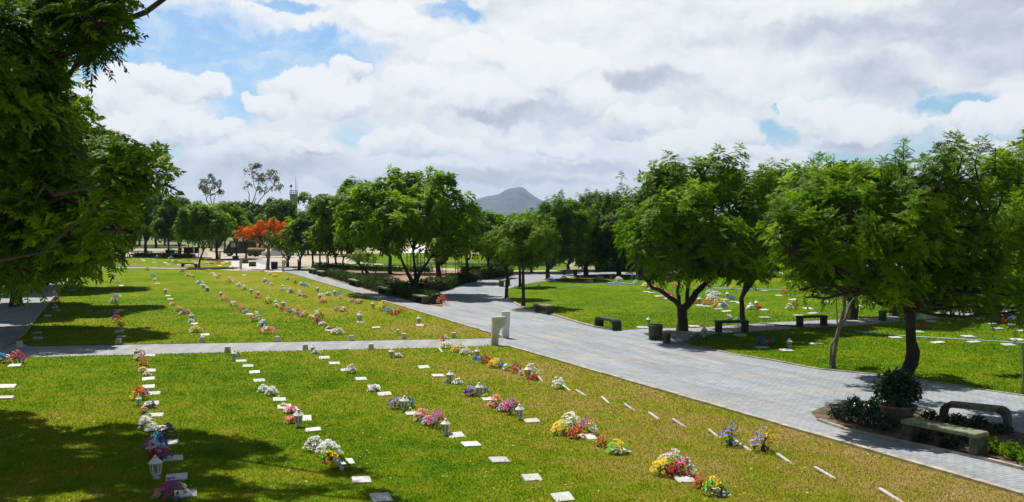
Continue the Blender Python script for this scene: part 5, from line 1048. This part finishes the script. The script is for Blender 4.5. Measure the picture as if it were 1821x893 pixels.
for (x0, x1) in ((-.2, wx * .48), (wx * .52, wx + .2)):
    mb = MB(); xm = (x0 + x1) / 2; V = [(x0, -.9, 1.97), (x1, -.9, 1.97), (x1, 4.6, 1.97), (x0, 4.6, 1.97), (xm - .25, 1.6, 2.62), (xm + .25, 1.6, 2.62), (xm + .25, 2.1, 2.62), (xm - .25, 2.1, 2.62)]
    mb.add(V, [(0, 1, 5, 4), (1, 2, 6, 5), (2, 3, 7, 6), (3, 0, 4, 7), (4, 5, 6, 7), (3, 2, 1, 0)]); mb.build('roof', M['canvas'], root)
# walls and low buildings
def wall(name, label, A_, B_, h, t, m_, cat='wall', cop=True):
    a, b = Vector(G(*A_)), Vector(G(*B_)); d = b - a; c = (a + b) / 2; root = empty(name, (c.x, c.y, 0), math.atan2(d.y, d.x), label, cat); L_ = d.length / 2
    mb = MB(); mb.box(-L_, L_, -t / 2, t / 2, -.05, h); mb.build('wall', M[m_], root)
    if cop: mb = MB(); mb.box(-L_ - .03, L_ + .03, -t / 2 - .05, t / 2 + .05, h + .002, h + .08, .01); mb.build('coping', M['stone'], root)
    return root
wall('boundary_wall', 'plain grey green wall beyond the lawn, left of the dark broad tree', (868, 472), (990, 473), 1.25, .25, 'wallgrey')
wall('low_wall', 'long low white wall across the far lawn behind the garden', (735, 470), (858, 471), .28, .3, 'paint_white', cop=False)
wall('white_wall', 'distant whitewashed wall seen between trunks left of the green van', (355, 435), (418, 446), .95, .3, 'paint_white')
wall('low_wall', 'distant low white wall beyond the sandy track', (205, 436.5), (330, 437), .25, .4, 'paint_white', cop=False)
root = wall('pavilion', 'low rose coloured building behind the trees of the right lawn', (1085, 482), (1152, 482), 2.4, .25, 'wallpink', 'building', cop=False)
mb = MB(); mb.box(-2.4, 2.4, -.9, 3.2, 2.42, 2.5); mb.add([(-2.5, -1.0, 2.503), (2.5, -1.0, 2.503), (2.5, 3.3, 2.503), (-2.5, 3.3, 2.503), (-2.3, 1.15, 3.2), (2.3, 1.15, 3.2)], [(0, 1, 5, 4), (1, 2, 5), (2, 3, 4, 5), (3, 0, 4), (3, 2, 1, 0)]); mb.build('roof', M['rooftile'], root)
mb = MB(); mb.box(-.7, .1, -.16, -.128, 0, 2.0); mb.build('door', M['brown'], root); mb = MB(); mb.box(.7, 1.5, -.16, -.128, .9, 1.7); mb.build('window', M['black'], root)
mb = MB(); mb.box(-1.6, -1.0, -.16, -.128, .9, 1.7); mb.build('window', M['black'], root)
# water tower
D = 300; x = S(522.5, 400, D)[0]; ht = S(522, 345, D)[2]; root = empty('water_tower', (x, D, 0), 0, 'slim concrete water tower with aerials and a ball on top', 'tower')
mb = MB(); mb.lathe([(1.12, -.1), (1.1, ht * .3), (1.1, ht * .66), (1.18, ht * .665), (1.18, ht * .68), (1.1, ht * .685), (1.1, ht - .3), (1.2, ht - .28), (1.2, ht)], 24); mb.build('shaft', M['kerb'], root, smooth=True)
mb = MB()
for k in range(10): a = k * .628; mb.tube([(1.12 * math.cos(a), 1.12 * math.sin(a), ht), (1.12 * math.cos(a), 1.12 * math.sin(a), ht + 1.0)], .05, 4)
for z in (.5, 1.0): mb.tube([(1.12 * math.cos(k * .314), 1.12 * math.sin(k * .314), ht + z) for k in range(21)], .045, 4)
mb.build('railing', M['iron'], root)
mb = MB(); mb.tube([(.6, 0, ht), (.6, 0, ht + 5.2)], [.07, .04], 5); mb.build('aerial', M['iron'], root); mb = MB(); mb.tube([(.95, .2, ht), (.95, .2, ht + 3.6)], [.06, .04], 5); mb.build('aerial', M['iron'], root)
mb = MB(); mb.tube([(-.75, 0, ht), (-.75, 0, ht + 1.9)], .06, 5); mb.lathe([(.05, ht + 1.9), (.33, ht + 2.1), (.42, ht + 2.35), (.33, ht + 2.6), (.05, ht + 2.8)], 12, c=(-.75, 0)); mb.build('ball_lamp', M['black'], root)
# vehicles
def vehicle(label, px, py, ang, prof, cabin, width, wheels, m_, name, cat, wr=.33):
    b = G(px, py); root = empty(name, (*b, 0), ang, label, cat); hw = width / 2
    def ext(poly, w0, w1, nm, mm, z=None):
        mb = MB(); n = len(poly); V0 = [(x, -w0, z_) for x, z_ in poly]; V1 = [(x, w0, z_) for x, z_ in poly]; mb.add(V0 + V1, [tuple(range(n)), tuple(range(2 * n - 1, n - 1, -1))] + [((i + 1) % n, i, n + i, n + (i + 1) % n) for i in range(n)]); o = mb.build(nm, M[mm], root)
        bv = o.modifiers.new('bevel', 'BEVEL'); bv.width = .05; bv.segments = 2; bv.limit_method = 'ANGLE'; return o
    ext(prof, hw, hw, 'body', m_); ext(cabin, hw * .88, hw * .88, 'cabin', 'glass' if name == 'parked_car' else m_)
    (x0, z0), (x1, z1) = cabin[1], cabin[2]
    mb = MB(); mb.prism([(x0 - .05, -hw * .84), (x1 + .05, -hw * .84), (x1 + .05, hw * .84), (x0 - .05, hw * .84)], z0 - .003, z0 + .05); mb.build('roof_panel', M[m_], root)
    if name != 'parked_car':
        for s_ in (-1, 1): mb = MB(); mb.box(cabin[1][0] + .15, cabin[1][0] + 1.15, s_ * hw * .88 - .012, s_ * hw * .88 + .012, cabin[0][1] + .12, z0 - .15); mb.build('side_window', M['glass'], root)
    for wx_ in wheels:
        for s_ in (-1, 1):
            y = s_ * (hw - .10); wroot = MB(); pr = [(wr * .55, -.11), (wr, -.10), (wr, .10), (wr * .55, .11)]; n = 18; vs_ = []
            for (r_, yy) in pr:
                for i in range(n): a = 2 * math.pi * i / n; vs_.append((wx_ + r_ * math.cos(a), y + yy, wr + r_ * math.sin(a)))
            wroot.add(vs_, [(j * n + i, j * n + (i + 1) % n, (j + 1) * n + (i + 1) % n, (j + 1) * n + i) for j in range(3) for i in range(n)]); w_ = wroot.build('wheel', M['rubber'], root)
            mb = MB(); vs_ = [(wx_ + wr * .56 * math.cos(2 * math.pi * i / 14), y + yy, wr + wr * .56 * math.sin(2 * math.pi * i / 14)) for yy in (-.09, .09) for i in range(14)]
            mb.add(vs_, [tuple(range(14)), tuple(range(27, 13, -1))] + [(i, (i + 1) % 14, 14 + (i + 1) % 14, 14 + i) for i in range(14)]); mb.build('rim', M['paint_white'], w_)
    xf = min(p[0] for p in prof)
    for s_ in (-1, 1): mb = MB(); mb.box(xf - .02, xf + .06, s_ * hw * .7 - .16, s_ * hw * .7 + .16, .62, .78, .02); mb.build('headlight', M['canvas'], root)
    return root
vehicle('white car parked behind the red flowering tree, nose to the left', 495, 458, R(12), [(-2.15, .25), (2.15, .25), (2.2, .85), (1.9, .98), (-1.0, .98), (-2.0, .78), (-2.2, .6)], [(-1.05, .96), (-.45, 1.42), (1.35, 1.42), (2.0, .96)], 1.75, (-1.35, 1.35), 'carwhite', 'parked_car', 'car')
vehicle('dark green van standing in the shade left of the red flowering tree', 428, 455, R(8), [(-2.3, .35), (2.3, .35), (2.3, 1.15), (-2.1, 1.15), (-2.3, .85)], [(-2.0, 1.13), (-1.4, 2.05), (2.25, 2.05), (2.28, 1.13)], 1.9, (-1.5, 1.4), 'cargreen', 'parked_van', 'van', .38)
b = G(456, 457); root = empty('handcart', (*b, 0), 0, 'low brown covered cart between the green van and white car', 'cart'); mb = MB(); mb.box(-1.1, 1.1, -.6, .6, .25, .85, .03); mb.build('box', M['brown'], root)
mb = MB(); n = 8; V = [(x, .62 * math.cos(math.pi * i / n), .853 + .42 * math.sin(math.pi * i / n)) for x in (-1.12, 1.12) for i in range(n + 1)]; mb.add(V, [tuple(range(n, -1, -1)), tuple(range(n + 1, 2 * n + 2))] + [(i, i + 1, n + 2 + i, n + 1 + i) for i in range(n)] + [(n, 0, n + 1, 2 * n + 1)]); mb.build('cover', M['soil'], root)
for s_ in (-1, 1): mb = MB(); mb.lathe([(.05, .02), (.27, .28), (.05, .54)], 4, c=(0, s_ * .68)); mb.build('wheel', M['rubber'], root)
# notice panels etc
for i, (px0, px1, lb) in enumerate([(327, 344.5, 'wide black notice panel behind the far left graves'), (345.5, 354, 'narrow black notice panel beside the wide one')]):
    a = G(px0, 457); b = G(px1, 457); w = b[0] - a[0]; root = empty('notice_panel', ((a[0] + b[0]) / 2, a[1], 0), 0, lb, 'panel', 'black notice panels'); z1 = hgt(px0, 457, 439.5); z0 = hgt(px0, 457, 450.5)
    mb = MB(); mb.box(-w / 2, w / 2, -.04, .04, z0, z1, .01); mb.build('board', M['black'], root)
    for s_ in (-1, 1): mb = MB(); mb.box(s_ * (w / 2 - .1) - .04, s_ * (w / 2 - .1) + .04, -.035, .035, -.02, z0 - .002); mb.build('leg', M['iron'], root)
    for q in range(1, 2 + (i == 0)): mb = MB(); mb.box(-w / 2 + w * q / (2 + (i == 0)) - .02, -w / 2 + w * q / (2 + (i == 0)) + .02, -.055, -.042, z0 + .02, z1 - .02); mb.build('mullion', M['iron'], root)
b = G(302.5, 458); root = empty('fire_pit_box', (*b, 0), 0, 'small dark open fronted box at the edge of the white graves', 'box'); mb = MB(); mb.box(-.5, -.38, -.4, .4, -.02, .95); mb.box(.38, .5, -.4, .4, -.02, .95); mb.box(-.378, .378, .28, .4, -.02, .95); mb.build('walls', M['dark_conc'], root); mb = MB(); mb.box(-.55, .55, -.45, .45, .952, 1.05, .02); mb.build('top', M['mossy'], root)
b = G(311.5, 459.5); root = empty('serving_cart', (*b, 0), 0, 'small grey cart between the dark box and a forked trunk', 'cart')
mb = MB(); mb.box(-.6, .6, -.35, .35, .55, .62, .01); mb.box(-.6, .6, -.35, .35, 1.0, 1.06, .01); mb.build('shelf', M['stone'], root)
for sx_ in (-1, 1):
    for sy_ in (-1, 1): mb = MB(); mb.box(sx_ * .56 - .03, sx_ * .56 + .03, sy_ * .31 - .03, sy_ * .31 + .03, 0, 1.35); mb.build('leg', M['iron'], root)
mb = MB(); mb.box(-.62, .62, -.37, .37, 1.352, 1.42, .02); mb.build('hood', M['wallgrey'], root)
# red flowering shrubs at the hedge corner
for i, (px, py) in enumerate([(779, 509), (787, 543)]): bouquet(['orange red blossoms on the hedge beside the dark garden trunk', 'orange red blossoms at the hedge corner of the road'][i], px, py, 'SR', .7, .55, False, group='red blossoms in the garden hedge')

# ------------------------------------------------------------------ air
HAZE = 1
if HAZE:
    m_, t, b_, o_ = mat('haze'); t.n.remove(b_); pv = t.new('ShaderNodeVolumePrincipled'); pv.inputs['Color'].default_value = (.50, .70, 1, 1); pv.inputs['Density'].default_value = .95e-4; pv.inputs['Anisotropy'].default_value = .2; t.l.new(pv.outputs[0], o_.inputs['Volume'])
    mb = MB(); mb.box(-5450, 5450, -140, 8050, -1.4, 330); o = mb.build('haze', m_); tag(o, 'thin bluish air over the whole cemetery and the far hill', 'haze', kind='stuff')
